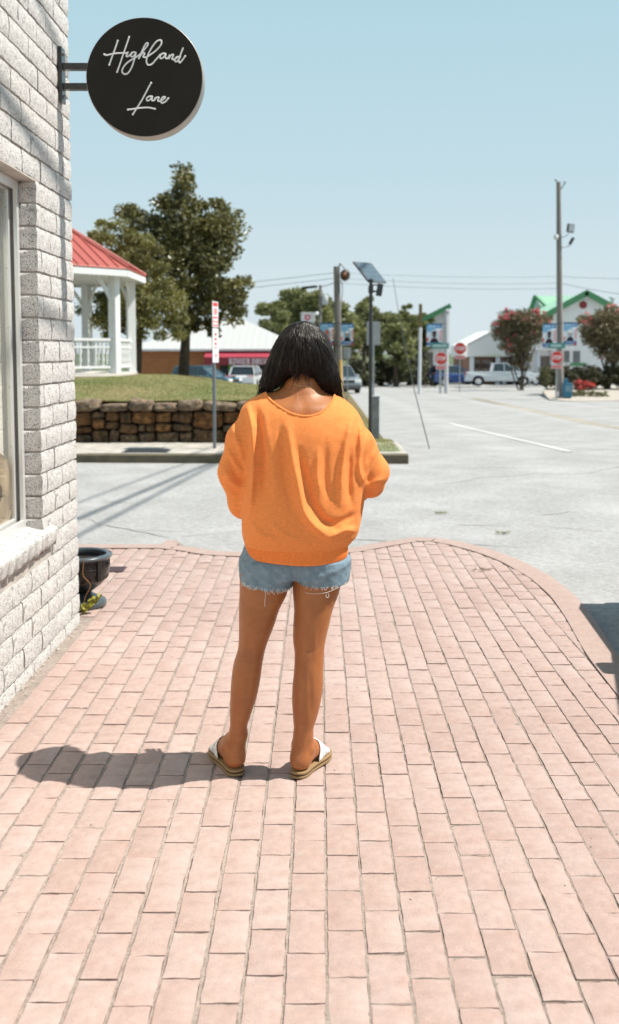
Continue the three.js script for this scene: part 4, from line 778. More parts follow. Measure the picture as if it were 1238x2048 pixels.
  const mk = (p, i) => { const g = new THREE.BufferGeometry(); g.setAttribute('position', new THREE.Float32BufferAttribute(p, 3)); g.setIndex(i); g.computeVertexNormals(); return g; };
  part(hm, 'locks', mk(...keep), phys(.012, .008, .0065, { roughness: .38, specularIntensity: .55 })).userData.kind = 'stuff';
  part(hm, 'glossy_locks', mk(pos, idx), phys(.016, .011, .0085, { roughness: .36, specularIntensity: .7 })).userData.kind = 'stuff';
}
// thin necklace on the nape
{
  const pts = []; for (let k = 0; k <= 14; k++) { const p = P(lerp(588, 632, k / 14), 769.5 + 6 * Math.pow(k / 14, .8), 3.58), z = backZ(upper, p.x, p.y, -3.45, -.002); if (z != null) pts.push(V(p.x, p.y, z + .001)); }
  const gold = mat(.70, .48, .20, { metalness: 1, roughness: .3 });
  const e = pts[Math.floor(pts.length * .72)];
  part(woman, 'necklace', [tube(pts, .0009, 60, 5), new THREE.TorusGeometry(.0028, .0008, 6, 12).translate(e.x, e.y - .002, e.z + .001)], gold);
}
// ---------------------------------------------------------------- trees
const leafM = (o = {}) => phys(1, 1, 1, { vertexColors: true, roughness: .42, transmission: .18, thickness: 0, side: THREE.DoubleSide, ...o });
const M_LEAF = leafM({ transmission: .3, roughness: .36 }), M_LEAF_SOFT = leafM({ roughness: .6, transmission: .42 });
// leaves spread through clumps that fill the ellipsoids of a crown
function foliage(blobs, n, size, c0, c1, opt = {}) {
  const clumps = [], vol = blobs.map((b) => b[1].x * b[1].y * b[1].z), total = vol.reduce((a, b) => a + b), nc = opt.clumps ?? 60;
  blobs.forEach(([c, r], i) => { const k = Math.max(3, Math.round(nc * vol[i] / total)); for (let j = 0; j < k; j++) { const v = V(rr(-1, 1), rr(-1, 1), rr(-1, 1)).normalize().multiplyScalar(Math.pow(rnd(), .38) * rr(.8, 1.06)); clumps.push([V(c.x + v.x * r.x, c.y + v.y * r.y, c.z + v.z * r.z), Math.min(r.x, r.y) * rr(.26, .48) * (opt.spread ?? 1), rnd()]); } });
  const pos = new Float32Array(n * 18), col = new Float32Array(n * 18), t = new THREE.Color(), up = V(0, 1, 0); let w = 0;
  for (let i = 0; i < n; i++) {
    const [c, r, tone] = clumps[i % clumps.length], v = V(rr(-1, 1), rr(-1, 1), rr(-1, 1)).normalize(), q = Math.pow(rnd(), .5), p = V(c.x + v.x * r * q * 1.15, c.y + v.y * r * q * .8, c.z + v.z * r * q * 1.15);
    const d = v.clone().multiplyScalar(.8).add(V(rr(-1, 1), rr(-.7, .9), rr(-1, 1))).normalize(), s = d.clone().cross(V(rr(-1, 1), rr(-1, 1), rr(-1, 1))).normalize(), L = size * rr(.7, 1.3), wd = L * (opt.narrow ?? .26), nn = d.clone().cross(s).multiplyScalar(L * .12);
    const a = p.clone().addScaledVector(d, -L / 2), b = p.clone().addScaledVector(d, L / 2), e = p.clone().addScaledVector(s, wd).add(nn), f = p.clone().addScaledVector(s, -wd).add(nn);
    const k = clamp(.25 + .5 * tone + rr(-.3, .3)); t.setRGB(lerp(c0[0], c1[0], k), lerp(c0[1], c1[1], k), lerp(c0[2], c1[2], k));
    for (const x of [a, e, b, a, b, f]) { pos[w] = x.x; pos[w + 1] = x.y; pos[w + 2] = x.z; col[w] = t.r; col[w + 1] = t.g; col[w + 2] = t.b; w += 3; }
  }
  const g = new THREE.BufferGeometry(); g.setAttribute('position', new THREE.BufferAttribute(pos, 3)); g.setAttribute('color', new THREE.BufferAttribute(col, 3)); g.computeVertexNormals(); g.clumps = clumps; return g;
}
function limbs(base, top, r, clumps, n, spread = .3) {
  const g = [tube([base.clone().add(V(0, -.2, 0)), base.clone().lerp(top, .35).add(V(rr(-.1, .1) * spread, 0, rr(-.1, .1))), base.clone().lerp(top, .7).add(V(rr(-.2, .2) * spread, 0, 0)), top], r, 10, 9)];
  const p = g[0].attributes.position; for (let i = 0; i < p.count; i++) { const f = clamp((p.getY(i) - base.y) / (top.y - base.y)), q = base.clone().lerp(top, f), k = lerp(1.25, .55, Math.min(1, f * 1.0)) ; p.setX(i, q.x + (p.getX(i) - q.x) * k); p.setZ(i, q.z + (p.getZ(i) - q.z) * k); }
  for (let k = 0; k < n; k++) { const e = clumps[Math.floor(rnd() * clumps.length)][0], s = base.clone().lerp(top, rr(.5, 1)), m = s.clone().lerp(e, .5).add(V(rr(-.2, .2) * spread, rr(0, .4) * spread, 0)); g.push(tube([s, m, e], r * rr(.14, .34), 7, 5)); }
  return merge(g);
}
function tree(name, label, px, d, baseY, blobs, n, size, c0, c1, o = {}) {   // blobs: [px, py, rx px, ry px]
  const k = d / FOCAL, base = P(px, 740, d); base.y = baseY;
  const bl = blobs.map(([x, y, rx, ry, dz = 0]) => { const c = P(x, y, d + dz); return [c, V(rx * k, ry * k, Math.max(rx, ry) * k * (o.deep ?? .8))]; });
  const t = thing(name, label, 'tree', base, o.group), f = foliage(bl, n, size, c0, c1, o), top = P(o.topPx?.[0] ?? px, o.topPx?.[1] ?? blobs[0][1], d);
  part(t, 'trunk', limbs(base, top, o.r ?? .15, f.clumps, o.limbs ?? 14, o.spreadLimb ?? .3), M.bark);
  part(t, 'crown', f, o.soft ? M_LEAF_SOFT : M_LEAF); return [t, bl];
}
tree('magnolia_tree', 'tall dark-leaved magnolia tree on the lawn right of the gazebo', 366, 30, lawnY(-4.1, 30), [[385, 530, 98, 130], [352, 392, 62, 66], [440, 560, 62, 105], [318, 465, 100, 76], [400, 640, 75, 48], [415, 450, 60, 70]], 24000, .14, [.065, .068, .018], [.30, .28, .095], { r: .14, topPx: [375, 560], clumps: 170, spread: .85, narrow: .27 });
tree('shade_tree', 'lighter yellow-green tree close behind the white gazebo', 272, 28.2, lawnY(-5.3, 28), [[295, 600, 88, 72], [246, 500, 58, 64], [214, 470, 34, 40], [335, 645, 50, 45], [255, 640, 55, 50], [290, 520, 50, 40], [205, 620, 50, 70]], 30000, .085, [.115, .12, .027], [.38, .365, .095], { r: .10, topPx: [285, 620], clumps: 130, spread: .9, soft: 1 });
// the wood beyond the crossroads
const woods = [[545, 636, 34, 32, 88], [590, 615, 36, 40, 92], [632, 628, 34, 44, 90], [668, 640, 30, 36, 94], [728, 634, 26, 40, 90], [704, 668, 28, 44, 86], [762, 660, 30, 42, 92], [792, 676, 30, 44, 86], [818, 652, 24, 40, 93], [846, 668, 24, 40, 96]];
woods.forEach(([x, y, rx, ry, d], i) => { const gy = groundY(d); tree('roadside_tree', ['leftmost far green tree rising behind the metal roof of the drugstore', 'broad far tree behind the drugstore roof, left of the small white sign', 'far green tree behind the hooded street light arm', 'far green tree directly behind the wooden pole with two banners', 'tallest slim far tree between the wooden pole and the solar panel', 'dark far tree behind the small sign back right of the wooden pole', 'far tree behind the large grey sign back and solar post', 'dark low far tree right of the solar post', 'far tree left of the brown stub-topped pole', 'far tree half hidden behind the brown stub-topped pole'][i], x, d, gy, [[x, y, rx, ry], [x + rr(-14, 14), y - ry * .6, rx * .55, ry * .5], [x + rr(-18, 18), y + ry * .75, rx * .9, ry * .7]], 7500, .36, [.13, .145, .05], [.44, .45, .17], { r: .2, clumps: 60, soft: 1, group: 'far trees across the crossroads' }); });
{ // dark undergrowth under those trees
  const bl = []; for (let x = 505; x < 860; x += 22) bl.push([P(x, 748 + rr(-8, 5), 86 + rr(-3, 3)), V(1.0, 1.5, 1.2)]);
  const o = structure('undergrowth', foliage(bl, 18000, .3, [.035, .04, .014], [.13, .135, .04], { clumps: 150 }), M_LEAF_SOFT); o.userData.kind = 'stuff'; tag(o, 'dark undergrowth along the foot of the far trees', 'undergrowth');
}
// ---------------------------------------------------------------- gazebo
{
  const cx = -7.43, cd = 25, gy = .86, R = 2.74, RE = 3.15, EH = 3.40, AH = 5.35;
  const t = thing('gazebo', 'white octagonal gazebo with a red metal roof on the raised lawn', 'gazebo', [cx, gy, -cd]);
  const pt = (i, r, y) => { const a = (i * 45 + 22.5) * Math.PI / 180; return V(cx + r * Math.cos(a), y, -cd + r * Math.sin(a)); };
  const wm = mat(.74, .76, .76, { roughness: .55 });
  const oct = (r, y0, y1) => { const g = new THREE.CylinderGeometry(r, r, y1 - y0, 8); g.rotateY(0); const m = new THREE.Matrix4().makeRotationY(Math.PI / 8 ); g.applyMatrix4(m); return g.translate(cx, (y0 + y1) / 2, -cd); };
  part(t, 'base', oct(R + .28, gy - .35, gy + .1), mat(.50, .46, .41, { map: TX_STONE }));
  part(t, 'floor', oct(R + .15, gy + .1, gy + .16), mat(.6, .58, .54));
  const roofM = mat(.47, .115, .095, { roughness: .45, map: TX_RUST }), fl = gy + .16;
  for (let i = 0; i < 8; i++) {
    const a = pt(i, RE, EH + .10), b = pt(i + 1, RE, EH + .10), apex = V(cx, AH, -cd);
    const low = V(0, -.05, 0), panel = [sheet([a, b, apex, a.clone().add(low), b.clone().add(low), apex.clone().add(low)], [0, 1, 2, 5, 4, 3, 0, 3, 1, 1, 3, 4])];
    for (let k = 1; k < 9; k++) { const f = k / 9, s = a.clone().lerp(b, f), h = 1 - Math.abs(2 * f - 1), m = pt(i, RE, 0).lerp(pt(i + 1, RE, 0), .5), e = s.clone().lerp(apex, h), dir = V(cx - m.x, 0, -cd - m.z).normalize(), e2 = s.clone().addScaledVector(dir, h * RE * Math.cos(Math.PI / 8)); e2.y = lerp(EH + .10, AH, h); panel.push(beam(s.add(V(0, .012, 0)), e2.add(V(0, .012, 0)), .03, .03)); }
    part(t, 'roof_panel', merge(panel), roofM);
    part(t, 'ridge_cap', bar(a.clone().add(V(0, .01, 0)), apex.clone().add(V(0, .01, 0)), .045, .045, 6), roofM);
    part(t, 'fascia', beam(pt(i, RE - .03, EH), pt(i + 1, RE - .03, EH), .05, .2), wm);
    const s0 = pt(i, RE - .06, EH - .06), s1 = pt(i + 1, RE - .06, EH - .06), s2 = pt(i + 1, .1, EH + .02), s3 = pt(i, .1, EH + .02); part(t, 'soffit', sheet([s0, s1, s2, s3], [0, 1, 2, 0, 2, 3]), wm);
    const p = pt(i, R, 0); const g = box(-.105, .105, fl, EH - .05, -.105, .105, .012); g.rotateY(-(i * 45 + 22.5) * Math.PI / 180); part(t, 'post', g.translate(p.x, 0, p.z), wm);
    // brackets at the post head
    for (const s of [-1, 1]) { const o = pt(i + s, R, 0), dir = V(o.x - p.x, 0, o.z - p.z).normalize(), br = []; for (let k = 0; k < 6; k++) { const f = k / 5, q = p.clone().addScaledVector(dir, .1 + .5 * f); q.y = EH - .62 + .55 * Math.sin(f * 1.5708); const f2 = Math.min(1, (k + 1) / 5), q2 = p.clone().addScaledVector(dir, .1 + .5 * f2); q2.y = EH - .62 + .55 * Math.sin(f2 * 1.5708); if (k < 5) br.push(beam(q, q2, .04, .09)); } part(t, 'bracket', merge(br), wm); }
    // railing, open on the far left side only
    if (i === 4) continue;
    const n = pt(i + 1, R, 0), A = p.clone().lerp(n, .06), B = p.clone().lerp(n, .94), rail = new THREE.Group(); rail.name = 'railing'; rail.position.copy(A.clone().lerp(B, .5)).setY(fl).sub(t.position); t.add(rail);
    const at = (f, y) => A.clone().lerp(B, f).setY(y);
    part(rail, 'rail', [beam(at(0, fl + .80), at(1, fl + .80), .09, .06), beam(at(0, fl + .15), at(1, fl + .15), .07, .06), beam(at(0, fl + .62), at(1, fl + .62), .05, .04)], wm);
    for (let k = 1; k < 9; k++) { const q = at(k / 9, 0); part(rail, 'baluster', lathe([[.022, fl + .18], [.022, fl + .26], [.036, fl + .32], [.022, fl + .42], [.034, fl + .52], [.022, fl + .6], [.022, fl + .78]], 8).translate(q.x, 0, q.z), wm); }
  }
}
// ---------------------------------------------------------------- drugstore across the lawn
const font = await new FontLoader().loadAsync('fonts/droid/droid_serif_bold.typeface.json');
const fontSans = await new FontLoader().loadAsync('fonts/droid/droid_sans_bold.typeface.json');
function words3(text, f, h, cx, cy, z, w) { const g = new TextGeometry(text, { font: f, size: h, depth: .02, curveSegments: 3, bevelEnabled: false }); g.computeBoundingBox(); const b = g.boundingBox, s = w / (b.max.x - b.min.x); g.translate(-(b.min.x + b.max.x) / 2, -(b.min.y + b.max.y) / 2, 0); g.scale(s, 1, 1); return g.translate(cx, cy, z); }
{
  const d = 78, gy = groundY(d) - .3, at = (x, y) => P(x, y, d), xl = X(270, d), xr = X(600, d), ey = at(400, 698).y, ap = at(463, 636);
  const t = thing('drugstore', 'low brown brick drugstore with a pale metal hip roof and maroon awning', 'building', [(xl + xr) / 2, gy, -d]);
  const TX_SMALL = texture(512, (u, v) => { const r = Math.floor(v * 32), uu = u * 12 + (r & 1) * .5, c = Math.floor(uu), fu = uu - c, fv = v * 32 - r; const m = fu < .05 || fv < .14; const h = hash(c % 12, r); return m ? [.78, .70, .6] : [.86 + .16 * h, .76 + .14 * h, .66 + .16 * h]; }, true, .42);
  part(t, 'wall', box(xl, xr, gy, ey, -d, -d - 14), mat(.36, .20, .10, { map: TX_SMALL, roughness: .95 }));
  const o = .6, zf = -d + o, zb = -d - 14 - o, a = V(xl - o, ey, zf), b = V(xr + o, ey, zf), c = V(xr + o, ey, zb), e = V(xl - o, ey, zb), r1 = V(ap.x - 2.2, ap.y, -d - 6.5), r2 = V(ap.x + .6, ap.y, -d - 6.5);
  const roofM = mat(.47, .475, .465, { roughness: .6 });
  part(t, 'roof', sheet([a, b, c, e, r1, r2], [0, 1, 5, 0, 5, 4, 1, 2, 5, 2, 3, 4, 2, 4, 5, 3, 0, 4]).toNonIndexed(), roofM).geometry.computeVertexNormals();
  const seams = []; for (let k = 1; k < 26; k++) { const s = a.clone().lerp(b, k / 26); let f = 1; const tx = s.x; if (tx < r1.x) f = (tx - a.x) / (r1.x - a.x); else if (tx > r2.x) f = (b.x - tx) / (b.x - r2.x); const q = V(tx, lerp(ey, ap.y, f), lerp(zf, r1.z, f)); seams.push(beam(s.clone().add(V(0, .012, 0)), q.add(V(0, .012, 0)), .05, .04)); }
  part(t, 'roof_seams', seams, roofM).userData.kind = 'stuff';
  part(t, 'gutter', box(xl - o, xr + o, ey - .16, ey + .02, zf - .02, zf + .1, .02), M.white);
  part(t, 'soffit', box(xl - o, xr + o, ey - .06, ey - .03, zf - .03, -d), mat(.5, .47, .42));
  const ax = X(413, d), at1 = at(413, 701).y, at2 = at(413, 714).y, at3 = at(413, 729).y, red = mat(.34, .03, .055, { roughness: .7 });
  part(t, 'awning', [prism([[0, at1 - .06], [.25, at1 - .06], [1.5, at2], [1.5, at2 - .05], [0, at2 - .05]], 0, xr - .3 - ax).rotateY(-Math.PI / 2).translate(xr - .3, 0, -d + .001)].map((g) => g), red);
  part(t, 'valance', box(ax, xr - .3, at3, at2 - .052, -d + 1.45, -d + 1.5), mat(.20, .02, .03, { roughness: .75 }));
  part(t, 'lettering', words3('KINSER DRUG', font, .42, X(497, d - 1.5), (at2 + at3) / 2 - .03, -d + 1.502, X(534, d - 1.5) - X(456, d - 1.5)), mat(.72, .68, .70));
  const g0 = gy + .3; part(t, 'shop_window', [box(X(440, d), X(470, d), g0 + .3, at3 - .05, -d + .001, -d + .03), box(X(485, d), X(545, d), g0 + .3, at3 - .05, -d + .001, -d + .03)], phys(.03, .025, .02, { roughness: .08, clearcoat: 1 }));
  part(t, 'door', box(X(474, d), X(483, d), g0, at3 - .02, -d + .001, -d + .05), mat(.10, .05, .03));
  part(t, 'window_poster', box(X(457, d), X(470, d), at(0, 745).y, at(0, 730).y, -d + .031, -d + .034), mat(.16, .32, .05));
  part(t, 'awning_post', [bar(V(X(489, d - 1.3), gy, -d + 1.35), V(X(489, d - 1.3), at3, -d + 1.35), .06), bar(V(X(536, d - 1.3), gy, -d + 1.35), V(X(536, d - 1.3), at3, -d + 1.35), .06)], mat(.35, .3, .25));
}
// ---------------------------------------------------------------- vehicles
function vehicle(label, cat, o, pos, turn, group) {
  // x runs to the front; profile in metres
  const t = thing(o.name, label, cat, [0, 0, 0], group), L = o.L, Wd = o.W, paint = phys(...o.color, { roughness: .25, clearcoat: 1, metalness: o.metal ?? .1 });
  const s = new THREE.Shape(); o.body.forEach(([x, y], i) => i ? s.lineTo(x, y) : s.moveTo(x, y));
  const r = o.wheelR, ar = r * 1.2;
  for (const x of [o.front, o.rear]) s.absarc; // arches are cut below
  const pts = []; const bottom = o.sill; // bottom edge with wheel arches, from rear to front
  const sh = new THREE.Shape(); sh.moveTo(o.body[0][0], o.body[0][1]); for (const [x, y] of o.body.slice(1)) sh.lineTo(x, y);
  sh.lineTo(o.front + ar, bottom); sh.absarc(o.front, r, ar, Math.atan2(bottom - r, Math.sqrt(ar * ar - (bottom - r) ** 2)), Math.PI - Math.atan2(bottom - r, Math.sqrt(ar * ar - (bottom - r) ** 2)), false); sh.lineTo(o.rear + ar, bottom); sh.absarc(o.rear, r, ar, Math.atan2(bottom - r, Math.sqrt(ar * ar - (bottom - r) ** 2)), Math.PI - Math.atan2(bottom - r, Math.sqrt(ar * ar - (bottom - r) ** 2)), false); sh.lineTo(o.body[0][0], bottom);
  const be = .05, bodyG = new THREE.ExtrudeGeometry(sh, { depth: Wd - 2 * be, bevelEnabled: true, bevelSize: be, bevelThickness: be, bevelOffset: -be, bevelSegments: 4, curveSegments: 12 }).translate(0, 0, -Wd / 2 + be);
  const bp = bodyG.attributes.position; for (let i = 0; i < bp.count; i++) { const f = clamp((bp.getX(i) / L + .5)), y = bp.getY(i); const taper = 1 - .07 * Math.pow(Math.abs(2 * f - 1), 4) - .05 * smooth(.75, 1.2, y) - .04 * smooth(.5, .2, y); bp.setZ(i, bp.getZ(i) * taper); } bodyG.computeVertexNormals();
  part(t, 'body', bodyG, paint);
  for (const c of o.cabins) {
    const g = new THREE.ExtrudeGeometry(new THREE.Shape(c.pts.map(([x, y]) => new THREE.Vector2(x, y))), { depth: Wd - .18, bevelEnabled: true, bevelSize: .03, bevelThickness: .03, bevelOffset: -.03, bevelSegments: 2 }).translate(0, 0, -Wd / 2 + .09);
    const y0 = Math.min(...c.pts.map((p) => p[1])), y1 = Math.max(...c.pts.map((p) => p[1])), p = g.attributes.position, sc = (y) => 1 - .2 * clamp((y - y0) / (y1 - y0)) - .02;
    for (let i = 0; i < p.count; i++) p.setZ(i, p.getZ(i) * sc(p.getY(i))); g.computeVertexNormals(); part(t, 'glazing', g, M.carGlass);
    const top = c.pts.filter((q) => q[1] > y1 - .12), x0 = Math.min(...top.map((q) => q[0])), x1 = Math.max(...top.map((q) => q[0]));
    part(t, 'roof', box(x0 - .05, x1 + .05, y1 - .045, y1 + .025, -(Wd / 2 - .07) * sc(y1), (Wd / 2 - .07) * sc(y1), .03), paint);
    const pil = []; for (const sd of [-1, 1]) for (const [q0, q1, wd] of c.pillars) { const A = V(q0[0], q0[1], sd * ((Wd / 2 - .075) * sc(q0[1]))), B = V(q1[0], q1[1], sd * ((Wd / 2 - .075) * sc(q1[1]))); pil.push(beam(A, B, .04, wd)); }
    if (pil.length) part(t, 'pillars', pil, paint);
  }
  for (const x of [o.front, o.rear]) for (const sd of [-1, 1]) {
    const w = new THREE.Group(); w.name = 'wheel'; w.position.set(x, r, sd * (Wd / 2 - .13)); t.add(w);
    const ty = lit(new THREE.Mesh(lathe([[r * .62, -.11], [r * .93, -.11], [r, -.08], [r, .08], [r * .93, .11], [r * .62, .11], [r * .62, -.11]], 24).rotateX(Math.PI / 2), M.tyre)); ty.name = 'tyre'; w.add(ty);
    const spokes = [lathe([[r * .66, -.10], [r * .66, .10], [r * .58, .10], [r * .56, .03], [r * .2, .05], [0, .05], [0, -.05], [r * .56, -.05], [r * .66, -.10]], 20)]; for (let k = 0; k < 5; k++) spokes.push(box(-.035, .035, .045, .085, .04, r * .6, .01).rotateY(k * 1.2566)); const rg = merge(spokes).rotateX(sd * Math.PI / 2);
    const rim = lit(new THREE.Mesh(rg, M.chrome)); rim.name = 'rim'; w.add(rim);
  }
  const f = o.body[o.body.length - 1][0], b = o.body[0][0], half = Wd / 2;
  for (const sd of [-1, 1]) {
    part(t, 'headlight', box(f - .16, f + .012, o.lampY - .09, o.lampY + .08, sd * (half - .5), sd * (half - .10), .02), M.lampWhite);
    part(t, 'tail_light', o.tall ? box(b - .012, b + .1, o.tailY - .2, o.tailY + .2, sd * (half - .22), sd * (half - .09), .02) : box(b - .012, b + .16, o.tailY - .07, o.tailY + .07, sd * (half - .55), sd * (half - .10), .02), M.lampRed);
    part(t, 'mirror', box(o.mirror[0] - .1, o.mirror[0] + .08, o.mirror[1], o.mirror[1] + .17, sd * (half - .06), sd * (half + (o.folded ? .02 : .17)), .03), paint);
  }
  part(t, 'bumper', [box(f - .1, f + .05, o.sill + .02, o.sill + .26, -half + .12, half - .12, .04), box(b - .05, b + .1, o.sill + .02, o.sill + .26, -half + .12, half - .12, .04)], o.bumper ?? mat(.08, .08, .085));
  part(t, 'grille', box(f - .02, f + .02, o.lampY - .1, o.lampY + .06, -half + .52, half - .52, .01), mat(.03, .03, .03));
  part(t, 'number_plate', box(b - .03, b + .05, o.tailY - .25, o.tailY - .1, -.16, .16, .005), mat(.6, .62, .66));
  part(t, 'underbody', box(o.rear - .3, o.front + .3, o.sill - .08, o.sill + .1, -half + .2, half - .2), M.tyre);
  t.position.copy(pos); t.rotation.y = turn; return t;
}
const SUV = { name: 'parked_car', L: 4.6, W: 1.85, wheelR: .36, front: 1.42, rear: -1.38, sill: .30, lampY: .78, tailY: .98, mirror: [.75, .98], body: [[-2.27, .45], [-2.3, .95], [-2.2, 1.08], [.95, 1.04], [1.9, .95], [2.22, .78], [2.28, .45]], cabins: [{ pts: [[-2.14, 1.02], [-1.85, 1.6], [-1.5, 1.67], [.1, 1.64], [.98, 1.02]], pillars: [[[-2.1, 1.05], [-1.82, 1.6], .22], [[-1.0, 1.04], [-1.0, 1.63], .09], [[-.1, 1.04], [-.12, 1.63], .09], [[.96, 1.04], [.1, 1.62], .08]] }] };
const PICKUP = { name: 'pickup_truck', L: 5.7, W: 1.95, wheelR: .40, front: 1.85, rear: -1.75, sill: .42, lampY: .95, tailY: 1.0, tall: 1, mirror: [.95, 1.15], body: [[-2.82, .5], [-2.85, 1.17], [-.62, 1.19], [1.35, 1.19], [2.6, 1.13], [2.8, .95], [2.82, .55]], cabins: [{ pts: [[-.66, 1.17], [-.55, 1.78], [-.2, 1.86], [.55, 1.84], [1.42, 1.17]], pillars: [[[-.62, 1.2], [-.5, 1.78], .16], [[.32, 1.2], [.3, 1.82], .1], [[1.38, 1.2], [.58, 1.82], .09]] }] };
const on = (px, d, dy = 0) => { const q = P(px, 740, d); q.y = roadY(q.x, d) + dy; return q; };
vehicle('teal blue off-road car parked by the stone wall lawn, facing right', 'car', { ...SUV, name: 'parked_car', color: [.025, .115, .17] }, (() => { const q = P(412, 740, 66); q.y = -1.10; return q; })(), -.45);
vehicle('white hatchback seen from behind below the maroon awning', 'car', { ...SUV, color: [.72, .73, .74] }, (() => { const q = P(496, 740, 68); q.y = -1.12; return q; })(), Math.PI / 2 - .12);
vehicle('silver car half hidden behind the leaning hair and yellow guard', 'car', { ...SUV, color: [.38, .41, .43], metal: .5 }, on(678, 62), -1.35);
vehicle('silver white pickup truck parked in front of the long white building', 'pickup truck', { ...PICKUP, color: [.60, .64, .66], bumper: M.chrome }, on(998, 82, .12), -.06);
vehicle('white car with bright headlights partly behind the pink flowering tree', 'car', { ...SUV, color: [.72, .72, .72] }, on(1046, 88, .12), -.5);
vehicle('dark blue car just left of the silver white pickup truck', 'car', { ...SUV, color: [.02, .06, .20] }, on(912, 85, .12), .25);
vehicle('dark car left of the small brown brick building far down the road', 'car', { ...SUV, color: [.035, .05, .05] }, on(815, 92, .1), .3);
vehicle('dark car parked at the kerb just outside the right edge of the picture', 'car', { ...SUV, color: [.02, .02, .022], folded: 1 }, V(2.965, -.075, -4.03), Math.PI / 2);
// ---------------------------------------------------------------- poles, signs, lamps
function wire(a, b, sag, r = .012) { const n = 14, pts = []; for (let i = 0; i <= n; i++) { const f = i / n, q = a.clone().lerp(b, f); q.y -= sag * 4 * f * (1 - f); pts.push(q); } return tube(pts, r, 24, 5); }
const cableM = mat(.05, .055, .06, { roughness: .6 });
const roundUp = (s) => s;
function picture(w, h, draw) { const c = document.createElement('canvas'); c.width = w; c.height = h; draw(c.getContext('2d'), w, h); const t = new THREE.CanvasTexture(c); t.colorSpace = THREE.SRGBColorSpace; return t; }
function flat(x0, x1, y0, y1, z) { const g = new THREE.PlaneGeometry(x1 - x0, y1 - y0); return g.translate((x0 + x1) / 2, (y0 + y1) / 2, z); }
const portrait = (skin, hat, coat, bg) => picture(160, 220, (c, w, h) => {
  c.fillStyle = '#e4e6ea'; c.fillRect(0, 0, w, h); c.fillStyle = '#3f86bb'; c.fillRect(0, 0, w, 40); c.fillStyle = '#7fb3d6'; c.beginPath(); c.ellipse(40, 45, 60, 34, -.2, 0, 7); c.fill(); c.fillStyle = '#dfe4ea'; for (let k = 0; k < 3; k++) c.fillRect(20 + 44 * k, 15, 30, 9);
  c.fillStyle = '#cf4a4e'; for (let k = 0; k < 4; k++) { c.beginPath(); c.moveTo(w, 60 + k * 26); c.quadraticCurveTo(w - 26, 66 + k * 26, w - 34, 84 + k * 26); c.lineTo(w, 74 + k * 26); c.fill(); } c.beginPath(); c.moveTo(0, 140); c.lineTo(24, 128); c.lineTo(20, 166); c.lineTo(0, 170); c.fill();
  c.fillStyle = bg; c.beginPath(); c.ellipse(80, 112, 46, 58, 0, 0, 7); c.fill();
  c.fillStyle = coat; c.beginPath(); c.moveTo(34, 182); c.quadraticCurveTo(42, 138, 80, 136); c.quadraticCurveTo(118, 138, 126, 182); c.fill(); c.fillStyle = skin; c.beginPath(); c.ellipse(80, 108, 20, 27, 0, 0, 7); c.fill(); c.fillStyle = hat; c.beginPath(); c.ellipse(80, 84, 25, 14, 0, 0, 7); c.fill();
  c.fillStyle = '#2f5f96'; c.fillRect(0, 178, w, 34); c.fillStyle = '#c9d4e2'; c.fillRect(26, 188, 108, 8); c.fillStyle = '#d2474b'; c.fillRect(w - 34, 200, 34, 20);
});
function banner(label, x0, x1, y0, y1, d, poleX, tex, group) {
  const a = P(x0, y1, d), b = P(x1, y0, d), t = thing('street_banner', label, 'banner', [(a.x + b.x) / 2, a.y, -d], group);
  const g = flat(a.x, b.x, a.y, b.y, 0), h = new THREE.PlaneGeometry(b.x - a.x, b.y - a.y, 6, 4); const p = h.attributes.position; for (let i = 0; i < p.count; i++) p.setZ(i, .02 * Math.sin(p.getX(i) * 5 + p.getY(i) * 3)); h.computeVertexNormals(); h.translate((a.x + b.x) / 2, (a.y + b.y) / 2, -d);
  part(t, 'cloth', h, mat(1, 1, 1, { map: tex, side: THREE.DoubleSide, roughness: .8 }));
  part(t, 'arm', [bar(V(poleX, b.y + .02, -d), V(poleX < a.x ? b.x : a.x, b.y + .02, -d), .018), bar(V(poleX, a.y - .02, -d), V(poleX < a.x ? b.x : a.x, a.y - .02, -d), .018)], M.blackMetal);
}
function stopSign(label, px, py, d, r, baseY, extra) {
  const c = P(px, py, d), z = -d + .06, t = thing('stop_sign', label, 'sign', [c.x, baseY, -d]);
  const oct = (rad, z0, z1) => { const s = []; for (let k = 0; k < 8; k++) { const a = (k + .5) * Math.PI / 4; s.push([c.x + rad * Math.cos(a), c.y + rad * Math.sin(a)]); } return prism(s, z0, z1); };
  part(t, 'plate', oct(r, z, z + .004), M.letter); part(t, 'face', oct(r * .94, z + .0045, z + .008), M.red);
  part(t, 'lettering', words3('STOP', fontSans, r * .62, c.x, c.y, z + .0085, r * 1.42).translate(0, 0, 0), M.letter);
  part(t, 'post', box(c.x - .03, c.x + .03, baseY - .2, c.y + r * .9, z - .045, z - .002, .004), M.galv);
  const w = r * .8; part(t, 'plaque', box(c.x - w, c.x + w, c.y - r * 1.62, c.y - r * 1.05, z, z + .006), mat(.70, .42, .42)); part(t, 'plaque_band', box(c.x - w * .8, c.x + w * .8, c.y - r * 1.5, c.y - r * 1.2, z + .0065, z + .008), mat(.62, .18, .17));
}
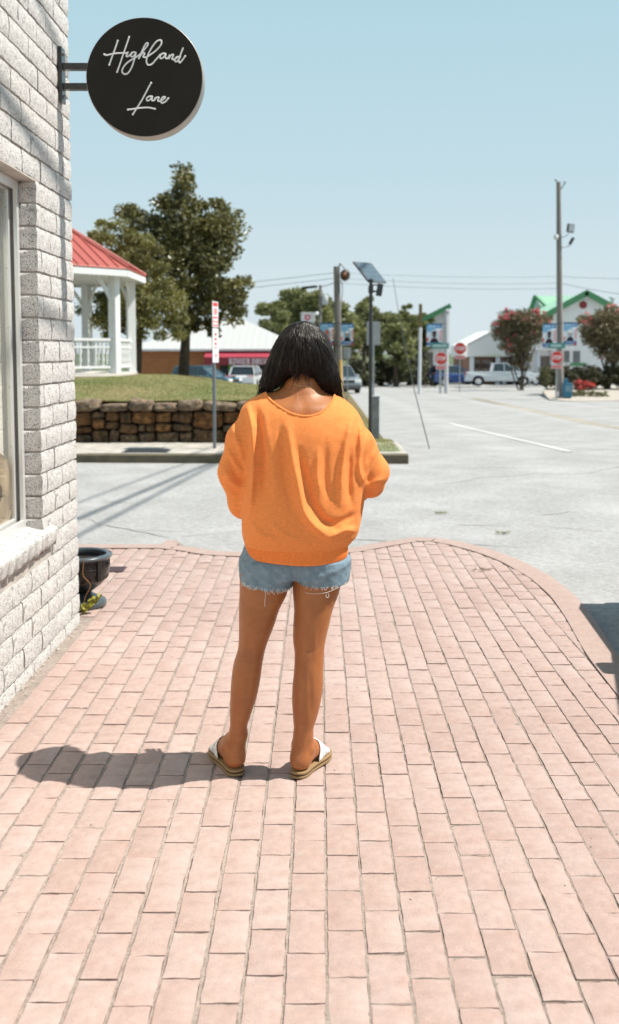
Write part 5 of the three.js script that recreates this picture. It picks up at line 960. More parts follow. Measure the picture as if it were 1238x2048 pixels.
function streetName(label, x0, x1, y0, y1, d, postTo) {
  const a = P(x0, y1, d), b = P(x1, y0, d), t = thing('street_name_sign', label, 'sign', [(a.x + b.x) / 2, a.y, -d]);
  part(t, 'blade', box(a.x, b.x, a.y, b.y, -d + .02, -d + .03, .003), mat(.06, .26, .23, { roughness: .5 }));
  const bars = []; let x = a.x + .12; while (x < b.x - .15) { const w = rr(.05, .1); bars.push(box(x, x + w, lerp(a.y, b.y, .3), lerp(a.y, b.y, .72), -d + .0305, -d + .032)); x += w + .035; }
  part(t, 'lettering', bars, mat(.62, .70, .69));
  part(t, 'post', bar(V((a.x + b.x) / 2, postTo, -d), V((a.x + b.x) / 2, b.y, -d), .03), M.galv);
}
{ // wooden pole with a lamp head and two banners
  const d = 42, gy = groundY(d), a = P(680, 790, d), b = P(673, 533, d);
  const t = thing('utility_pole', 'grey wooden pole with a dark round lamp head, left of the solar panel', 'pole', [a.x, gy, -d]);
  part(t, 'pole', bar(V(a.x, gy - .2, -d), b, .165, .13, 14), M.wood);
  const l = P(690, 551, d), L = thing; part(t, 'lamp', lathe([[0, -.26], [.12, -.24], [.2, -.1], [.21, .06], [.15, .2], [.05, .26], [0, .26]], 18).rotateX(.9).translate(l.x, l.y, -d + .15), mat(.05, .028, .012, { roughness: .4 }));
  part(t, 'lamp_arm', tube([V(b.x + .1, b.y - .25, -d), V(b.x + .15, b.y + .12, -d + .05), V(l.x, l.y + .28, -d + .14)], .035, 14, 7), M.galv);
  part(t, 'lens', new THREE.SphereGeometry(.085, 12, 8).translate(l.x - .03, l.y + .02, -d + .36), mat(.25, .09, .03, { roughness: .3 }));
  part(t, 'conduit', tube([P(682, 560, d), P(685, 575, d), P(680, 640, d), P(683, 780, d)], .02, 30, 5), M.galv);
  banner('street banner with a portrait in orange, left of the wooden pole', 641, 667, 647, 690, d - .3, P(676, 660, d).x, portrait('#b07a5c', '#cc4c3a', '#c2431f', '#9aa7b0'));
  banner('street banner with a bust in a pale cap, right of the wooden pole', 682, 707, 648, 690, d - .3, P(677, 660, d).x, portrait('#a9826d', '#e8ecef', '#1f1a1c', '#86b2c4'));
  const y = P(681, 720, d - .5), g2 = thing('guy_wire_guard', 'yellow guy wire guard beside the wooden pole', 'guard', [y.x, gy, -d + .5]);
  part(g2, 'sleeve', bar(V(P(682, 780, d - .5).x + .02, gy - .1, -d + .5), V(P(681, 718, d - .5).x, y.y, -d + .5), .06, .06, 10), mat(.68, .42, .10));
  part(g2, 'wire', bar(V(P(681, 718, d - .5).x, y.y, -d + .5), P(677, 560, d - .2), .012), cableM);
}
{ // second pole behind with a hooded street light arm
  const d = 58, gy = groundY(d), p = P(640, 740, d), tp = P(641, 570, d), t = thing('street_light', 'thin grey street light pole with a black hooded head on its arm', 'street light', [p.x, gy, -d]);
  part(t, 'pole', bar(V(p.x, gy - .2, -d), tp, .11, .08), M.wood);
  part(t, 'arm', tube([tp.clone().add(V(0, -.1, 0)), P(648, 572, d), P(668, 566, d - 6)], .03, 10, 6), M.galv);
  const a = P(604, 576, d), b = P(634, 573, d); part(t, 'head', beam(a, b, .28, .13), M.black); part(t, 'head_arm', bar(b, tp.clone().add(V(0, -.12, 0)), .03), M.galv);
  part(t, 'transformer', lathe([[0, -.28], [.18, -.26], [.19, 0], [.18, .26], [0, .3]], 14).translate(P(650, 598, d).x, P(650, 600, d).y, -d + .1), mat(.42, .45, .47));
}
{
  const d = 72, a = P(602, 644, d), b = P(630, 625, d), gy = groundY(d), t = thing('shop_sign', 'small white roadside sign with a reddish round mark above the dark hair', 'sign', [(a.x + b.x) / 2, gy, -d]);
  part(t, 'panel', box(a.x, b.x, a.y, b.y, -d, -d + .12, .02), M.white); const c = P(615, 635, d + .0); part(t, 'mark', new THREE.RingGeometry(.1, .24, 20).translate(c.x, c.y, -d + .125), mat(.50, .13, .16));
  part(t, 'lower_panel', box(a.x + .1, b.x - .1, a.y - .3, a.y - .06, -d, -d + .1, .02), M.white);
  for (const x of [a.x + .12, b.x - .1]) part(t, 'post', bar(V(x, gy - .2, -d - .05), V(x, b.y, -d - .05), .06), M.galv);
  part(t, 'globe_lamp', new THREE.SphereGeometry(.13, 12, 10).translate(P(634, 628, d).x, P(634, 627, d).y, -d), M.lampWhite); part(t, 'lamp_post', bar(V(P(634, 640, d).x, gy, -d), P(634, 630, d), .05), M.blackMetal);
}
{ // signs seen from the back
  const mk = (label, x0, x1, y0, y1, post, d) => { const a = P(x0, y1, d), b = P(x1, y0, d), gy = groundY(d), t = thing('sign_back', label, 'sign', [P(post, 740, d).x, gy, -d]); part(t, 'plate', box(a.x, b.x, a.y, b.y, -d - .03, -d - .025, .002), mat(.36, .375, .375, { roughness: .5, metalness: .4 })); const x = P(post, 740, d).x; part(t, 'post', [box(x - .028, x + .028, gy - .2, b.y - .03, -d - .024, -d + .02, .004), box(a.x + .02, b.x - .02, lerp(a.y, b.y, .8), lerp(a.y, b.y, .8) + .04, -d - .024, -d - .005), box(a.x + .02, b.x - .02, lerp(a.y, b.y, .2), lerp(a.y, b.y, .2) + .04, -d - .024, -d - .005)], M.galv); };
  mk('large grey sign back on a post just behind the solar panel post', 733, 761, 643, 690, 747, 33); mk('small grey sign back right of the wooden pole with banners', 687, 702, 695, 717, 695, 45);
}
{ // solar powered beacon post
  const d = 17.2, gy = roadY(1, d) + .1, x = P(741, 740, d).x, top = P(740, 560, d), t = thing('solar_post', 'black post carrying a tilted solar panel and a small black camera', 'solar post', [x, gy, -d]);
  part(t, 'post', bar(V(x, gy - .1, -d), V(x, top.y, -d), .034, .030, 14), M.blackMetal);
  part(t, 'collar', [lathe([[.03, 0], [.045, 0], [.045, .12], [.03, .12]], 14).translate(x, top.y - .22, -d), lathe([[.03, 0], [.05, 0], [.05, .05], [.03, .05]], 14).translate(x, top.y - .04, -d)], M.blackMetal);
  const A = P(707, 523, d + .0), u = P(738, 563, d).sub(A), v = V(P(743, 526, d).x - A.x, 0, 0); v.set(P(743, 526, d).x - A.x, .0, -.36); v.y = P(743, 526, d + .36).y - A.y; v.x = P(743, 526, d + .36).x - A.x;
  const n = u.clone().cross(v).normalize(); if (n.y < 0) n.negate();
  const slab = (f0, f1, g0, g1, h0, h1) => { const c = (f, g, h) => A.clone().addScaledVector(u, f).addScaledVector(v, g).addScaledVector(n, h); const p = [c(f0, g0, h0), c(f1, g0, h0), c(f1, g1, h0), c(f0, g1, h0), c(f0, g0, h1), c(f1, g0, h1), c(f1, g1, h1), c(f0, g1, h1)]; const g = sheet(p, [0, 1, 2, 0, 2, 3, 4, 6, 5, 4, 7, 6, 0, 5, 1, 0, 4, 5, 1, 6, 2, 1, 5, 6, 2, 7, 3, 2, 6, 7, 3, 4, 0, 3, 7, 4]).toNonIndexed(); g.computeVertexNormals(); return g; };
  part(t, 'panel_frame', [slab(0, 1, 0, 1, -.03, 0)], mat(.10, .11, .12, { roughness: .5, metalness: .5 }));
  for (let i = 0; i < 4; i++) for (let j = 0; j < 2; j++) part(t, 'solar_cell', slab(.04 + i * .232, .262 + i * .232, .04 + j * .465, .495 + j * .465, .001, .003), phys(.10, .145, .18, { roughness: .25, clearcoat: .6 }));
  const m = A.clone().addScaledVector(u, .75).addScaledVector(v, .35).addScaledVector(n, -.03); part(t, 'panel_bracket', bar(V(x, top.y - .02, -d), m, .022), M.blackMetal);
  const c = P(759, 580, d); part(t, 'camera_arm', [bar(V(x, P(741, 570, d).y, -d), P(755, 570, d), .012), bar(V(x, P(741, 582, d).y, -d), P(755, 583, d), .016)], M.blackMetal); const cam = box(-.05, .05, -.105, .105, -.06, .06, .012).rotateZ(-.16).translate(c.x, c.y, -d); part(t, 'camera', cam, M.blackMetal);
}
{ // grey box pedestal behind the solar post
  const d = 17.9, gy = .02, a = P(744, 740, d).x, b = P(759, 740, d).x, y1 = P(750, 794, d).y, t = thing('utility_pedestal', 'narrow grey utility pedestal standing in the verge by the solar post', 'pedestal', [(a + b) / 2, gy, -d]);
  part(t, 'cabinet', box(a, b, gy - .1, y1, -d - .1, -d + .06, .012), mat(.30, .31, .31, { roughness: .7, map: TX_SOFT })); part(t, 'cap', box(a - .008, b + .008, y1 + .001, y1 + .02, -d - .11, -d + .07, .006), mat(.34, .35, .35));
}
{ // parking signs on a steel post at the far footway, edge on
  const d = 15.4, x = P(428, 740, d).x, t = thing('parking_sign', 'red and white parking signs stacked on a grey post by the stone wall', 'sign', [0, 0, 0]);
  const tex = picture(128, 256, (c) => { c.fillStyle = '#f0eeee'; c.fillRect(0, 0, 128, 256); c.fillStyle = '#c6363a'; c.fillRect(8, 8, 112, 40); c.fillRect(8, 150, 112, 98); c.fillStyle = '#f0eeee'; c.fillRect(22, 168, 84, 26); c.fillRect(22, 206, 84, 26); c.fillStyle = '#d8878a'; c.fillRect(22, 64, 84, 70); }), tex2 = picture(128, 256, (c) => { c.fillStyle = '#efeded'; c.fillRect(0, 0, 128, 256); c.fillStyle = '#c6363a'; for (const y of [34, 70, 106]) c.fillRect(36, y, 58, 20); c.fillRect(24, 140, 80, 10); c.beginPath(); c.moveTo(50, 180); c.lineTo(96, 205); c.lineTo(50, 230); c.fill(); });
  const y0 = P(428, 895, d).y, ys = [P(428, 609, d).y, P(428, 660, d).y, P(428, 731, d).y], top = P(428, 612, d).y;
  part(t, 'post', box(-.028, .028, -.1, top, -.02, .02, .004), mat(.20, .22, .24, { roughness: .5, metalness: .5 }));
  for (const [h1, h0, tx] of [[ys[0], ys[1] - .005, tex], [ys[1] - .02, ys[2], tex2]]) { const g = new THREE.Group(); g.name = 'sign_plate'; g.position.set(0, h0, .03); t.add(g); part(g, 'plate', box(-.155, .155, h0, h1, .026, .029, .001), M.alu); const f = flat(-.15, .15, h0 + .004, h1 - .004, .0305); part(g, 'print', f, mat(1, 1, 1, { map: tx, roughness: .5 })); const f2 = flat(-.15, .15, h0 + .004, h1 - .004, 0).rotateY(Math.PI).translate(0, 0, .025); }
  t.position.set(x, .045, -d); t.rotation.y = 1.385;
}
// ---------------------------------------------------------------- the right-hand side across the main road
const GREEN = mat(.075, .25, .11, { roughness: .5 }), MINT = mat(.36, .60, .43, { roughness: .5 }), SIDING = mat(.76, .755, .75, { roughness: .7 });
function battens(t, x0, x1, y0, y1, z, step = .6) { const g = []; for (let x = x0 + step / 2; x < x1; x += step) g.push(box(x - .03, x + .03, y0, y1, z + .001, z + .03)); part(t, 'battens', g, SIDING).userData.kind = 'stuff'; }
{
  const d = 95, gy = groundY(d) - .2, at = (x, y, dd = d) => P(x, y, dd), pk = at(1170, 586), le = at(1058, 648), re = at(1290, 651), t = thing('gable_house', 'white building with bright green gable trim, behind the two banners at right', 'building', [pk.x, gy, -d]);
  part(t, 'wall', prism([[le.x + .5, gy], [re.x - .5, gy], [re.x - .5, re.y], [pk.x, pk.y - .2], [le.x + .5, le.y]], -d, -d - 16), SIDING);
  battens(t, le.x + .6, re.x - .6, gy, le.y - .3, -d, .8);
  const th = .22, mk = (p, q) => { const v = q.clone().sub(p).normalize(), n = V(-v.y, v.x, 0); if (n.y < 0) n.negate(); return prism([[p.x, p.y], [q.x, q.y], [q.x + n.x * th, q.y + n.y * th], [p.x + n.x * th, p.y + n.y * th]], -d + .6, -d - 16.4); };
  part(t, 'roof', [mk(V(pk.x, pk.y - .02, 0), le), mk(V(pk.x, pk.y - .02, 0), re)], MINT);
  part(t, 'gable_trim', [beam(V(pk.x + .1, pk.y + .02, -d + .64), V(le.x, le.y, -d + .64), .1, .55), beam(V(pk.x - .1, pk.y + .02, -d + .64), V(re.x, re.y, -d + .64), .1, .55)], GREEN);
  const v = at(1166, 610); part(t, 'roundel', [new THREE.CylinderGeometry(.3, .3, .06, 24).rotateX(Math.PI / 2).translate(v.x, v.y, -d + .04), new THREE.TorusGeometry(.3, .06, 8, 24).translate(v.x, v.y, -d + .07)], mat(.28, .05, .05));
  const w = at(1040 + 18, 700), dl = at(1080, 712), dr = at(1098, 768); part(t, 'porch_opening', box(dl.x, dr.x, gy, dl.y, -d + .001, -d + .05), mat(.16, .13, .11)); part(t, 'porch_column', [box(at(1071, 740).x, at(1078, 740).x, gy, at(0, 700).y, -d + .1, -d + .5, .03), box(at(1099, 740).x, at(1106, 740).x, gy, at(0, 700).y, -d + .1, -d + .5, .03)], mat(.58, .62, .68));
  part(t, 'canopy', box(at(1062, 700).x, at(1140, 700).x, at(0, 700).y, at(0, 690).y, -d + .002, -d + 1.1, .05), SIDING);
  part(t, 'window', [box(at(1128, 700).x, at(1139, 700).x, at(0, 725).y, at(0, 702).y, -d + .001, -d + .06, .01), box(at(1146, 700).x, at(1160, 700).x, at(0, 727).y, at(0, 702).y, -d + .001, -d + .06, .01)], phys(.12, .13, .14, { roughness: .1, clearcoat: 1 }));
  part(t, 'sign_band', box(at(1140, 726).x, at(1172, 726).x, at(0, 732).y, at(0, 726).y, -d + .07, -d + .1), GREEN);
  part(t, 'vent', lathe([[0, 0], [.18, 0], [.18, .5], [.3, .55], [.3, .7], [0, .75]], 10).translate(at(1224, 600, d + 8).x, at(1224, 608, d + 8).y, -d - 8), M.galv);
}
{
  const d = 108, gy = groundY(d), at = (x, y) => P(x, y, d), r0 = at(1070, 592), r1 = at(1140, 592), e0 = at(1098, 632), e1 = at(1172, 632), fl = at(1059, 624), t = thing('mint_roof_house', 'smaller house with a pale mint green metal roof left of the large gable', 'building', [r0.x, gy, -d]);
  const back = V(0, 0, -5), L = V(fl.x, fl.y, -d + 3.5), R0 = V(r0.x, r0.y, -d), R1 = V(r1.x, r1.y, -d), E0 = V(e0.x - .2, e0.y, -d + 3.5), E1 = V(e1.x, e1.y, -d + 3.5);
  part(t, 'roof', sheet([R0, R1, E1, E0, V(R0.x, R0.y - .15, R0.z), V(R1.x, R1.y - .15, R1.z), V(E1.x, E1.y - .15, E1.z), V(E0.x, E0.y - .15, E0.z)], [0, 2, 1, 0, 3, 2, 4, 5, 6, 4, 6, 7, 3, 7, 6, 3, 6, 2, 0, 4, 7, 0, 7, 3]).toNonIndexed(), MINT).geometry.computeVertexNormals();
  const seams = []; for (let k = 1; k < 9; k++) seams.push(beam(R0.clone().lerp(R1, k / 9).add(V(0, .03, 0)), E0.clone().lerp(E1, k / 9).add(V(0, .03, 0)), .05, .06)); part(t, 'roof_seams', seams, MINT);
  part(t, 'gable', sheet([V(L.x, L.y, -d), R0.clone().add(V(0, -.1, .01)), V(E0.x, E0.y, -d), V(L.x, gy, -d), V(E0.x, gy, -d)], [0, 2, 1, 0, 3, 4, 0, 4, 2]), SIDING);
  part(t, 'gable_trim', [beam(V(R0.x, R0.y, -d + .1), V(L.x, L.y, -d + .1), .12, .4), beam(R0.clone().add(V(-.05, 0, .1)), E0.clone().add(V(-.05, 0, .1)), .12, .3)], GREEN);
  part(t, 'wall', box(L.x + .2, e1.x, gy, fl.y - .1, -d - .02, -d - 8), SIDING);
}
{
  const d = 98, gy = groundY(d) - .1, at = (x, y) => P(x, y, d), a = at(934, 690), b = at(992, 660), c = at(1064, 652), a2 = at(943, 714), b2 = at(1012, 703), c2 = at(1064, 700), t = thing('long_white_building', 'long low white ribbed metal building behind the pickup truck', 'building', [b.x, gy, -d]);
  part(t, 'fascia', prism([[a.x, a2.y], [c.x, c2.y], [c.x, c.y], [b.x, b.y], [a.x, a.y]], -d, -d - 12), SIDING);
  const rb = []; for (let k = 1; k < 22; k++) { const x = lerp(a.x, c.x, k / 22), top = x < b.x ? lerp(a.y, b.y, (x - a.x) / (b.x - a.x)) : lerp(b.y, c.y, (x - b.x) / (c.x - b.x)); rb.push(box(x - .06, x + .06, a2.y + .02, top - .05, -d + .001, -d + .06)); } part(t, 'ribs', rb, SIDING).userData.kind = 'stuff';
  part(t, 'coping', [beam(V(a.x, a.y + .04, -d + .05), V(b.x, b.y + .04, -d + .05), .2, .14), beam(V(b.x, b.y + .04, -d + .05), V(c.x, c.y + .04, -d + .05), .2, .14)], mat(.45, .47, .48));
  part(t, 'shopfront', box(a.x + .3, c.x - .1, gy, a2.y - .001, -d - 1.2, -d - 12), mat(.20, .10, .05, { map: TX_SOFT }));
  for (let k = 0; k < 5; k++) part(t, 'window', box(lerp(a.x + .5, c.x, k / 5), lerp(a.x + .5, c.x, k / 5) + 1.0, gy + .6, a2.y - .25, -d - 1.19, -d - 1.15), phys(.05, .03, .02, { roughness: .1, clearcoat: 1 }));
  for (const px of [944, 996, 1030, 1060]) part(t, 'column', box(at(px, 740).x - .2, at(px, 740).x + .2, gy, a2.y - .001, -d - .35, -d - .05, .02), mat(.56, .60, .64));
}
{ // narrow white building with one green roof slope, left of the long one
  const d = 96, gy = groundY(d), at = (x, y) => P(x, y, d), pk = at(897, 614), le = at(846, 642), t = thing('narrow_gable_building', 'narrow white building with a single green roof slope near the middle stop signs', 'building', [(pk.x + le.x) / 2, gy, -d]);
  part(t, 'wall', prism([[le.x + .2, gy], [pk.x, gy], [pk.x, pk.y - .1], [le.x + .2, le.y - .05]], -d, -d - 7), SIDING);
  part(t, 'roof', beam(V(le.x - .2, le.y + .05, -d - 3.2), V(pk.x + .1, pk.y + .1, -d - 3.2), 8, .2), GREEN);
  part(t, 'gable_trim', beam(V(le.x - .2, le.y + .05, -d + .9), V(pk.x + .1, pk.y + .1, -d + .9), .1, .45), GREEN);
  part(t, 'corner_post', box(at(890, 700).x, at(897, 700).x, gy, pk.y - .2, -d + .05, -d + .35, .02), mat(.66, .67, .70)); part(t, 'doorway', box(at(852, 720).x, at(866, 720).x, gy, at(0, 705).y, -d + .001, -d + .05), mat(.2, .17, .15));
  const t2 = thing('brick_annex', 'low dull brown brick building left of the narrow white one', 'building', [at(838, 740).x, gy, -d - 1]);
  part(t2, 'wall', box(at(826, 740).x, at(852, 740).x, gy, at(0, 698).y, -d - .5, -d - 8), mat(.17, .11, .085, { map: TX_SOFT })); part(t2, 'roof_edge', box(at(825, 740).x, at(853, 740).x, at(0, 698).y, at(0, 692).y, -d - .4, -d - 8.1, .03), mat(.30, .25, .23));
}
{ // poles and signs of the far right corner
  const d = 47, gy = groundY(d), a = P(1121, 797, d), b = P(1117, 364, d), t = thing('utility_pole', 'tall slim wooden utility pole at the right corner carrying floodlights and two banners', 'pole', [a.x, gy, -d]);
  part(t, 'pole', bar(V(a.x, gy - .2, -d), V(b.x, b.y, -d), .17, .10, 14), M.wood);
  part(t, 'top_arm', [bar(P(1119, 382, d), P(1130, 366, d), .03), bar(P(1117, 366, d), P(1112, 360, d), .03)], M.galv); part(t, 'insulator', [new THREE.SphereGeometry(.07, 10, 8).translate(P(1130, 364, d).x, P(1130, 364, d).y, -d), new THREE.SphereGeometry(.07, 10, 8).translate(P(1112, 360, d).x, P(1112, 360, d).y, -d)], mat(.4, .45, .48));
  const f1 = P(1140, 457, d), f2 = P(1143, 482, d), l1 = P(1113, 474, d);
  part(t, 'floodlight', box(-.17, .17, -.2, .2, -.08, .08, .03).rotateZ(-.12).rotateY(.3).translate(f1.x, f1.y, -d + .1), mat(.13, .14, .15)); part(t, 'flood_glass', box(-.13, .13, -.16, .16, .081, .09).rotateZ(-.12).rotateY(.3).translate(f1.x, f1.y, -d + .1), mat(.34, .37, .39, { roughness: .2 }));
  part(t, 'floodlight', box(-.06, .06, -.17, .17, -.12, .12, .03).rotateZ(-.5).translate(f2.x, f2.y, -d), mat(.06, .065, .07));
  part(t, 'lamp_arm', [tube([P(1118, 475, d), P(1130, 473, d), P(1138, 467, d)], .02, 10, 6), tube([P(1118, 495, d), P(1132, 494, d), P(1142, 490, d)], .02, 10, 6)], M.galv);
  part(t, 'junction_lamp', box(l1.x - .11, l1.x + .06, l1.y - .11, l1.y + .11, -d - .1, -d + .16, .03), mat(.55, .56, .55)); part(t, 'lamp_lens', new THREE.SphereGeometry(.075, 12, 8).scale(1, 1, .5).translate(l1.x - .02, l1.y, -d + .17), M.lampWhite);
  banner('street banner with a dark portrait, left side of the tall right pole', 1085, 1112, 648, 695, d - .3, P(1119, 670, d).x, portrait('#5c4440', '#2a2226', '#3a2226', '#c9d3da'));
  banner('street banner with a white cap bust, right side of the tall right pole', 1127, 1154, 646, 690, d - .3, P(1119, 670, d).x, portrait('#b9a091', '#eef0f2', '#23262c', '#c3d4de'));
  stopSign('red stop sign on a post in front of the tall right utility pole', 1113, 715, 45.5, .31, groundY(45.5)); streetName('teal street name blade above the stop sign at the tall right pole', 1097, 1130, 686, 697, 45.8, P(0, 700, 45.8).y);
  stopSign('red stop sign in front of the narrow white building, lower of the middle pair', 882, 717, 60, .40, groundY(60)); streetName('teal street name blade above the lower middle stop sign', 862, 898, 686, 697, 60.4, groundY(60.4) - .1);
  stopSign('red stop sign right of the narrow white building, higher of the middle pair', 920, 697, 64, .41, groundY(64));
  banner('street banner with a dark portrait in front of the narrow white building', 853, 884, 648, 693, 60.5, P(893, 670, 60.5).x, portrait('#5c4440', '#2a2226', '#3a2226', '#c9d3da'));
  const d2 = 61, g2 = groundY(d2), q = P(893, 740, d2), t2 = thing('lamp_post', 'grey white post carrying the banner by the lower middle stop sign', 'post', [q.x, g2, -d2]); part(t2, 'shaft', bar(V(q.x, g2 - .2, -d2), P(893, 622, d2), .13, .11), mat(.52, .52, .54)); part(t2, 'cap', lathe([[0, 0], [.17, 0], [.15, .1], [0, .2]], 12).translate(q.x, P(893, 624, d2).y, -d2), M.galv);
  const d3 = 58, g3 = groundY(d3), q3 = P(840, 740, d3), t3 = thing('utility_pole', 'short brown stub-topped pole with a white lower half beside the brick annex', 'pole', [q3.x, g3, -d3]);
  part(t3, 'upper_shaft', box(q3.x - .09, q3.x + .09, P(0, 652, d3).y, P(0, 608, d3).y, -d3 - .1, -d3 + .1, .02), mat(.15, .11, .04)); part(t3, 'lower_shaft', bar(V(q3.x - .03, g3 - .2, -d3), V(q3.x, P(0, 655, d3).y, -d3), .10, .09), mat(.60, .61, .64)); part(t3, 'bracket', box(q3.x - .2, q3.x - .09, P(0, 642, d3).y, P(0, 639, d3).y, -d3 - .05, -d3 + .05), mat(.1, .12, .08));
}
{ // blue newspaper box at the foot of the pole
  const d = 46.5, gy = groundY(d), a = P(1126, 797, d), b = P(1143, 766, d), t = thing('newspaper_box', 'blue newspaper box at the foot of the tall right pole', 'newspaper box', [(a.x + b.x) / 2, gy, -d]);
  const bm = mat(.02, .14, .24, { roughness: .5 }); part(t, 'cabinet', box(a.x, b.x, gy + .06, b.y, -d - .25, -d + .2, .02), bm); part(t, 'coin_head', box(a.x + .03, a.x + .2, b.y + .001, P(0, 757, d).y, -d - .1, -d + .1, .02), bm); part(t, 'window', box(a.x + .05, b.x - .05, lerp(gy, b.y, .45), lerp(gy, b.y, .85), -d + .201, -d + .21), mat(.12, .25, .33, { roughness: .2 })); part(t, 'base', box(a.x + .05, b.x - .05, gy - .1, gy + .06, -d - .2, -d + .15), M.black);
  const q = P(1127, 778, d - .3); const t2 = thing('notice_plate', 'small white notice plate on the pole next to the newspaper box', 'notice', [P(1125.5, 780, d).x, gy, -d + .3]); part(t2, 'plate', box(P(1124, 0, d).x, P(1129, 0, d).x, P(0, 793, d).y, P(0, 782, d).y, -d + .3, -d + .31), M.white); part(t2, 'stake', box(P(1126, 0, d).x, P(1126.6, 0, d).x, gy - .1, P(0, 793, d).y, -d + .3, -d + .31), M.galv);
}
{ // planted corner: kerbed bed, hedge, rose bush, low edging
  const d = 48;
  const bed = structure('planting_island', (() => { const pts = [[1098, 799], [1135, 803], [1180, 803], [1300, 800], [1500, 792], [1500, 771], [1100, 771], [1085, 782]].map(([x, y]) => G(x, y, groundY(47))); const s = new THREE.Shape(pts.map((p) => new THREE.Vector2(p.x, p.z))); return boxUV(new THREE.ExtrudeGeometry(s, { depth: .14, bevelEnabled: false }).rotateX(Math.PI / 2).translate(0, groundY(47) + .02, 0)); })(), mat(.56, .50, .43, { map: TX_SOFT }));
  const green = (name, label, cat, bl, n, size, c0, c1, extra) => { const lo = bl.reduce((m, [c, r]) => Math.min(m, c.y - r.y), 9), t = thing(name, label, cat, [bl[0][0].x, lo, bl[0][0].z]); part(t, 'foliage', foliage(bl, n, size, c0, c1, { clumps: Math.max(40, n / 45), spread: 1.3 }), M_LEAF_SOFT); const st = []; for (const [c, r] of bl) st.push(bar(V(c.x, lo - .1, c.z), V(c.x + rr(-.2, .2), c.y + r.y * .5, c.z), .03, .015, 5)); part(t, 'stems', st, M.bark); return t; };
  const hb = []; for (let x = 1095; x < 1330; x += 14) hb.push([P(x, 753, 57 + rr(-.4, .4)), V(.42, .62, .6)]); green('hedge', 'long dark clipped hedge behind the newspaper box', 'hedge', hb, 22000, .15, [.035, .038, .012], [.12, .11, .035]);
  green('round_shrub', 'rounded green shrub at the left end of the dark hedge', 'shrub', [[P(1092, 752, 55.5), V(.34, .6, .5)]], 1500, .09, [.05, .06, .015], [.16, .16, .04]);
  const eb = []; for (let x = 1150; x < 1212; x += 10) eb.push([P(x, 788, 48.2), V(.22, .16, .3)]); green('border_plant', 'low yellow-green border plants in front of the red rose bush', 'plant', eb, 2600, .06, [.10, .12, .03], [.30, .29, .09]);
  const rb = [[P(1160, 773, 49.5), V(.38, .28, .4)], [P(1178, 771, 49.5), V(.25, .24, .35)]], rt = green('rose_bush', 'red flowering bush in the planted corner right of the newspaper box', 'bush', rb, 1600, .07, [.07, .055, .02], [.17, .12, .05]);
  part(rt, 'flowers', foliage([[P(1162, 768, 49.3), V(.42, .26, .4)], [P(1180, 768, 49.3), V(.26, .22, .35)]], 900, .07, [.55, .04, .03], [.72, .12, .10], { clumps: 45, narrow: .5 }), M_LEAF_SOFT);
  green('round_shrub', 'yellow-green shrub at the foot of the narrow white building', 'shrub', [[P(862, 750, 90), V(.75, .95, .6)]], 1500, .14, [.08, .075, .02], [.22, .19, .05]);
  const crape = (label, px, d, base, blobs, fl, n, topPx) => { const [t, bl] = tree('crape_myrtle', label, px, d, base, blobs, n, .17, [.095, .085, .035], [.29, .235, .11], { r: .06, topPx, clumps: 150, spread: 1.25, soft: 1, limbs: 26, spreadLimb: .5 }); const st = []; for (let k = 0; k < 6; k++) { const b = P(px + rr(-5, 5), 760, d); b.y = base - .1; const e = P(topPx[0] + rr(-30, 30), topPx[1] + rr(0, 25), d + rr(-.6, .6)); st.push(tube([b, b.clone().lerp(e, .5).add(V(rr(-.25, .25), 0, 0)), e], .05, 8, 6)); } part(t, 'stems', st, M.bark); part(t, 'flowers', foliage(bl.map(([c, r]) => [c.clone().add(V(0, r.y * .25, 0)), r.clone().multiplyScalar(1.02)]), fl, .13, [.60, .10, .12], [.80, .30, .30], { clumps: 70, narrow: .5, spread: .45 }), M_LEAF_SOFT); };
  crape('pink flowering tree in front of the long white building', 1042, 70, groundY(70), [[1015, 652, 30, 32], [1055, 655, 40, 34], [1085, 650, 24, 26], [1030, 690, 30, 26], [1045, 720, 20, 20]], 2600, 15000, [1045, 690]);
  crape('large rust-leaved flowering tree cut by the right edge', 1213, 58, groundY(58), [[1195, 660, 38, 42], [1230, 655, 40, 46], [1215, 700, 34, 32], [1270, 670, 40, 50], [1170, 655, 18, 22]], 900, 20000, [1215, 690]);
}
// far kerb of the main road and parking aprons
structure('far_kerb', [[[826, 775.5], [900, 774], [936, 773], [1000, 772], [1085, 775]]].map((l) => { const p = l.map(([x, y]) => { const d = 66 + (x - 826) * .012, q = P(x, y, d); return [q.x, d]; }); return ribbon('', p, .5, .10, null); }), mat(.62, .60, .56, { map: TX_SOFT }));
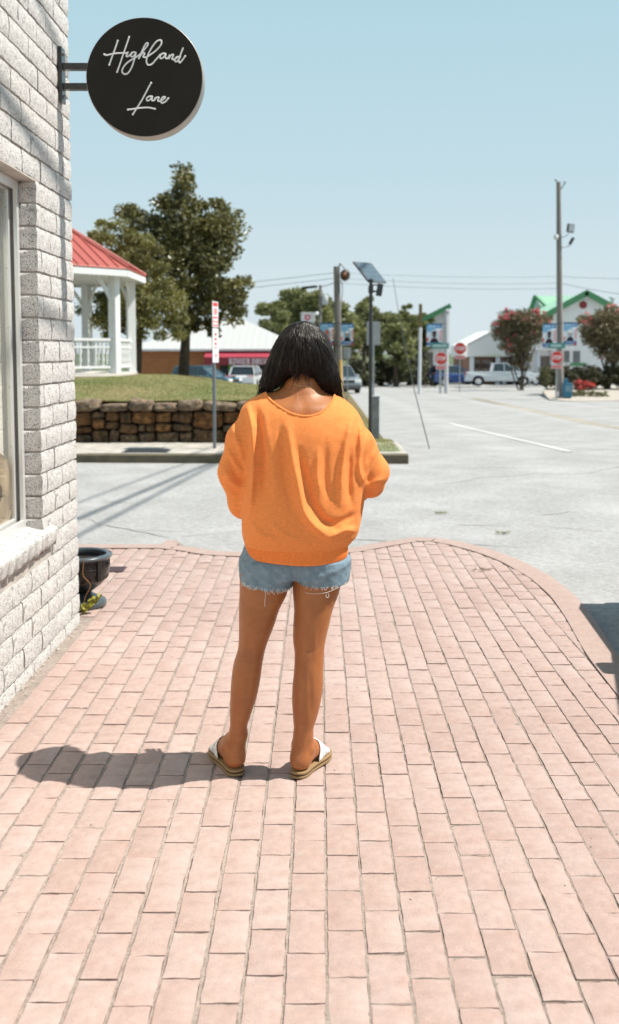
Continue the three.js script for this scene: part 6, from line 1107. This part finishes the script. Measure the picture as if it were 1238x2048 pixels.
// ---------------------------------------------------------------- overhead lines
{
  const mk = (label, list) => list.forEach(([a, b, sag, r], i) => { const g = wire(a, b, sag, r), m = structure('power_line', g, cableM); delete m.userData.kind; tag(m, label[i], 'cable'); });
  const c1 = P(674, 545, 42), c2 = P(674, 556, 42), r1 = P(1118, 553, 47), r2 = P(1119, 566, 47), r3 = P(1119, 577, 47);
  mk(['uppermost of the thin cables from the wooden pole to the tall right pole', 'middle thin cable from the wooden pole to the tall right pole', 'lowest thin cable from the wooden pole to the tall right pole'], [[c1, r1, .1, .006], [c2, r2, .12, .007], [P(676, 566, 42), r3, .12, .008]]);
  mk(['upper thin cable running right from the tall right pole out of the picture', 'lower thin cable running right from the tall right pole out of the picture'], [[r2, P(1500, 600, 47), .3, .011], [r1, P(1500, 556, 47), .1, .008]]);
  mk(['upper thin cable running left from the wooden pole behind the magnolia tree', 'lower thin cable running left from the wooden pole behind the magnolia tree'], [[c1, P(60, 600, 44), .1, .010], [c2, P(60, 612, 44), .1, .010]]);
  // lines high above the street, out of the picture: their shadows cross the road and the wall
  const over = [[[164, 998], [369, 921], .018], [[164, 1029], [420, 920], .034], [[164, 1060], [420, 926], .026]].map(([p, q, r]) => { const a = G(...p, -.07), b = G(...q, -.07), s = (d) => { const f = (d + a.z) / (a.z - b.z); return a.clone().lerp(b, f); }; return [s(1).addScaledVector(SUN, 7 / SUN.y), s(32).addScaledVector(SUN, 16.5 / SUN.y), .15, r]; });
  mk(['overhead cable above the street casting the faintest shadow on the road', 'thick overhead cable above the street casting the darkest shadow on the road', 'overhead cable above the street casting the lowest shadow on the road'], over);
  // loose dark wire hanging down to the road
  const pts = [[786, 556, 42.9], [788, 568, 38], [793, 600, 32], [803, 655, 26], [815, 717, 22], [830, 785, 19.4], [846, 848, 18], [859, 890, 17.2]].map(([x, y, d]) => P(x, y, d)); pts[pts.length - 1].y = roadY(1.9, 17.2);
  const m = structure('hanging_wire', tube(pts, .009, 80, 6), mat(.03, .035, .035)); delete m.userData.kind; tag(m, 'thin dark slack wire slanting down to the road right of the solar post', 'wire');
}
// weeds and leaf litter in the road cracks
[[882, 1026, 'green weed tuft in the asphalt near the paved corner'], [1006, 1066, 'green weed tuft at the edge of the road, right of the paved corner'], [962, 1140, 'pale dry tuft lying on the paving of the corner']].forEach(([x, y, label], i) => {
  const q = G(x, y, i === 2 ? 0 : -.07), t = thing('weed', label, 'weed', q), b = [], s = []; for (let k = 0; k < 40; k++) { const a = rr(0, 6.3), l = rr(.02, .07), w = .004, cx = q.x + rr(-.06, .06), cz = q.z + rr(-.03, .03); s.push(sheet([V(cx - w, q.y, cz), V(cx + w, q.y, cz), V(cx + Math.cos(a) * l, q.y + rr(.005, .03), cz + Math.sin(a) * l)], [0, 1, 2])); } part(t, 'blades', s, phys(...(i === 2 ? [.38, .28, .22] : [.20, .20, .07]), { side: THREE.DoubleSide, roughness: .8 }));
});
renderer.render(scene, camera);
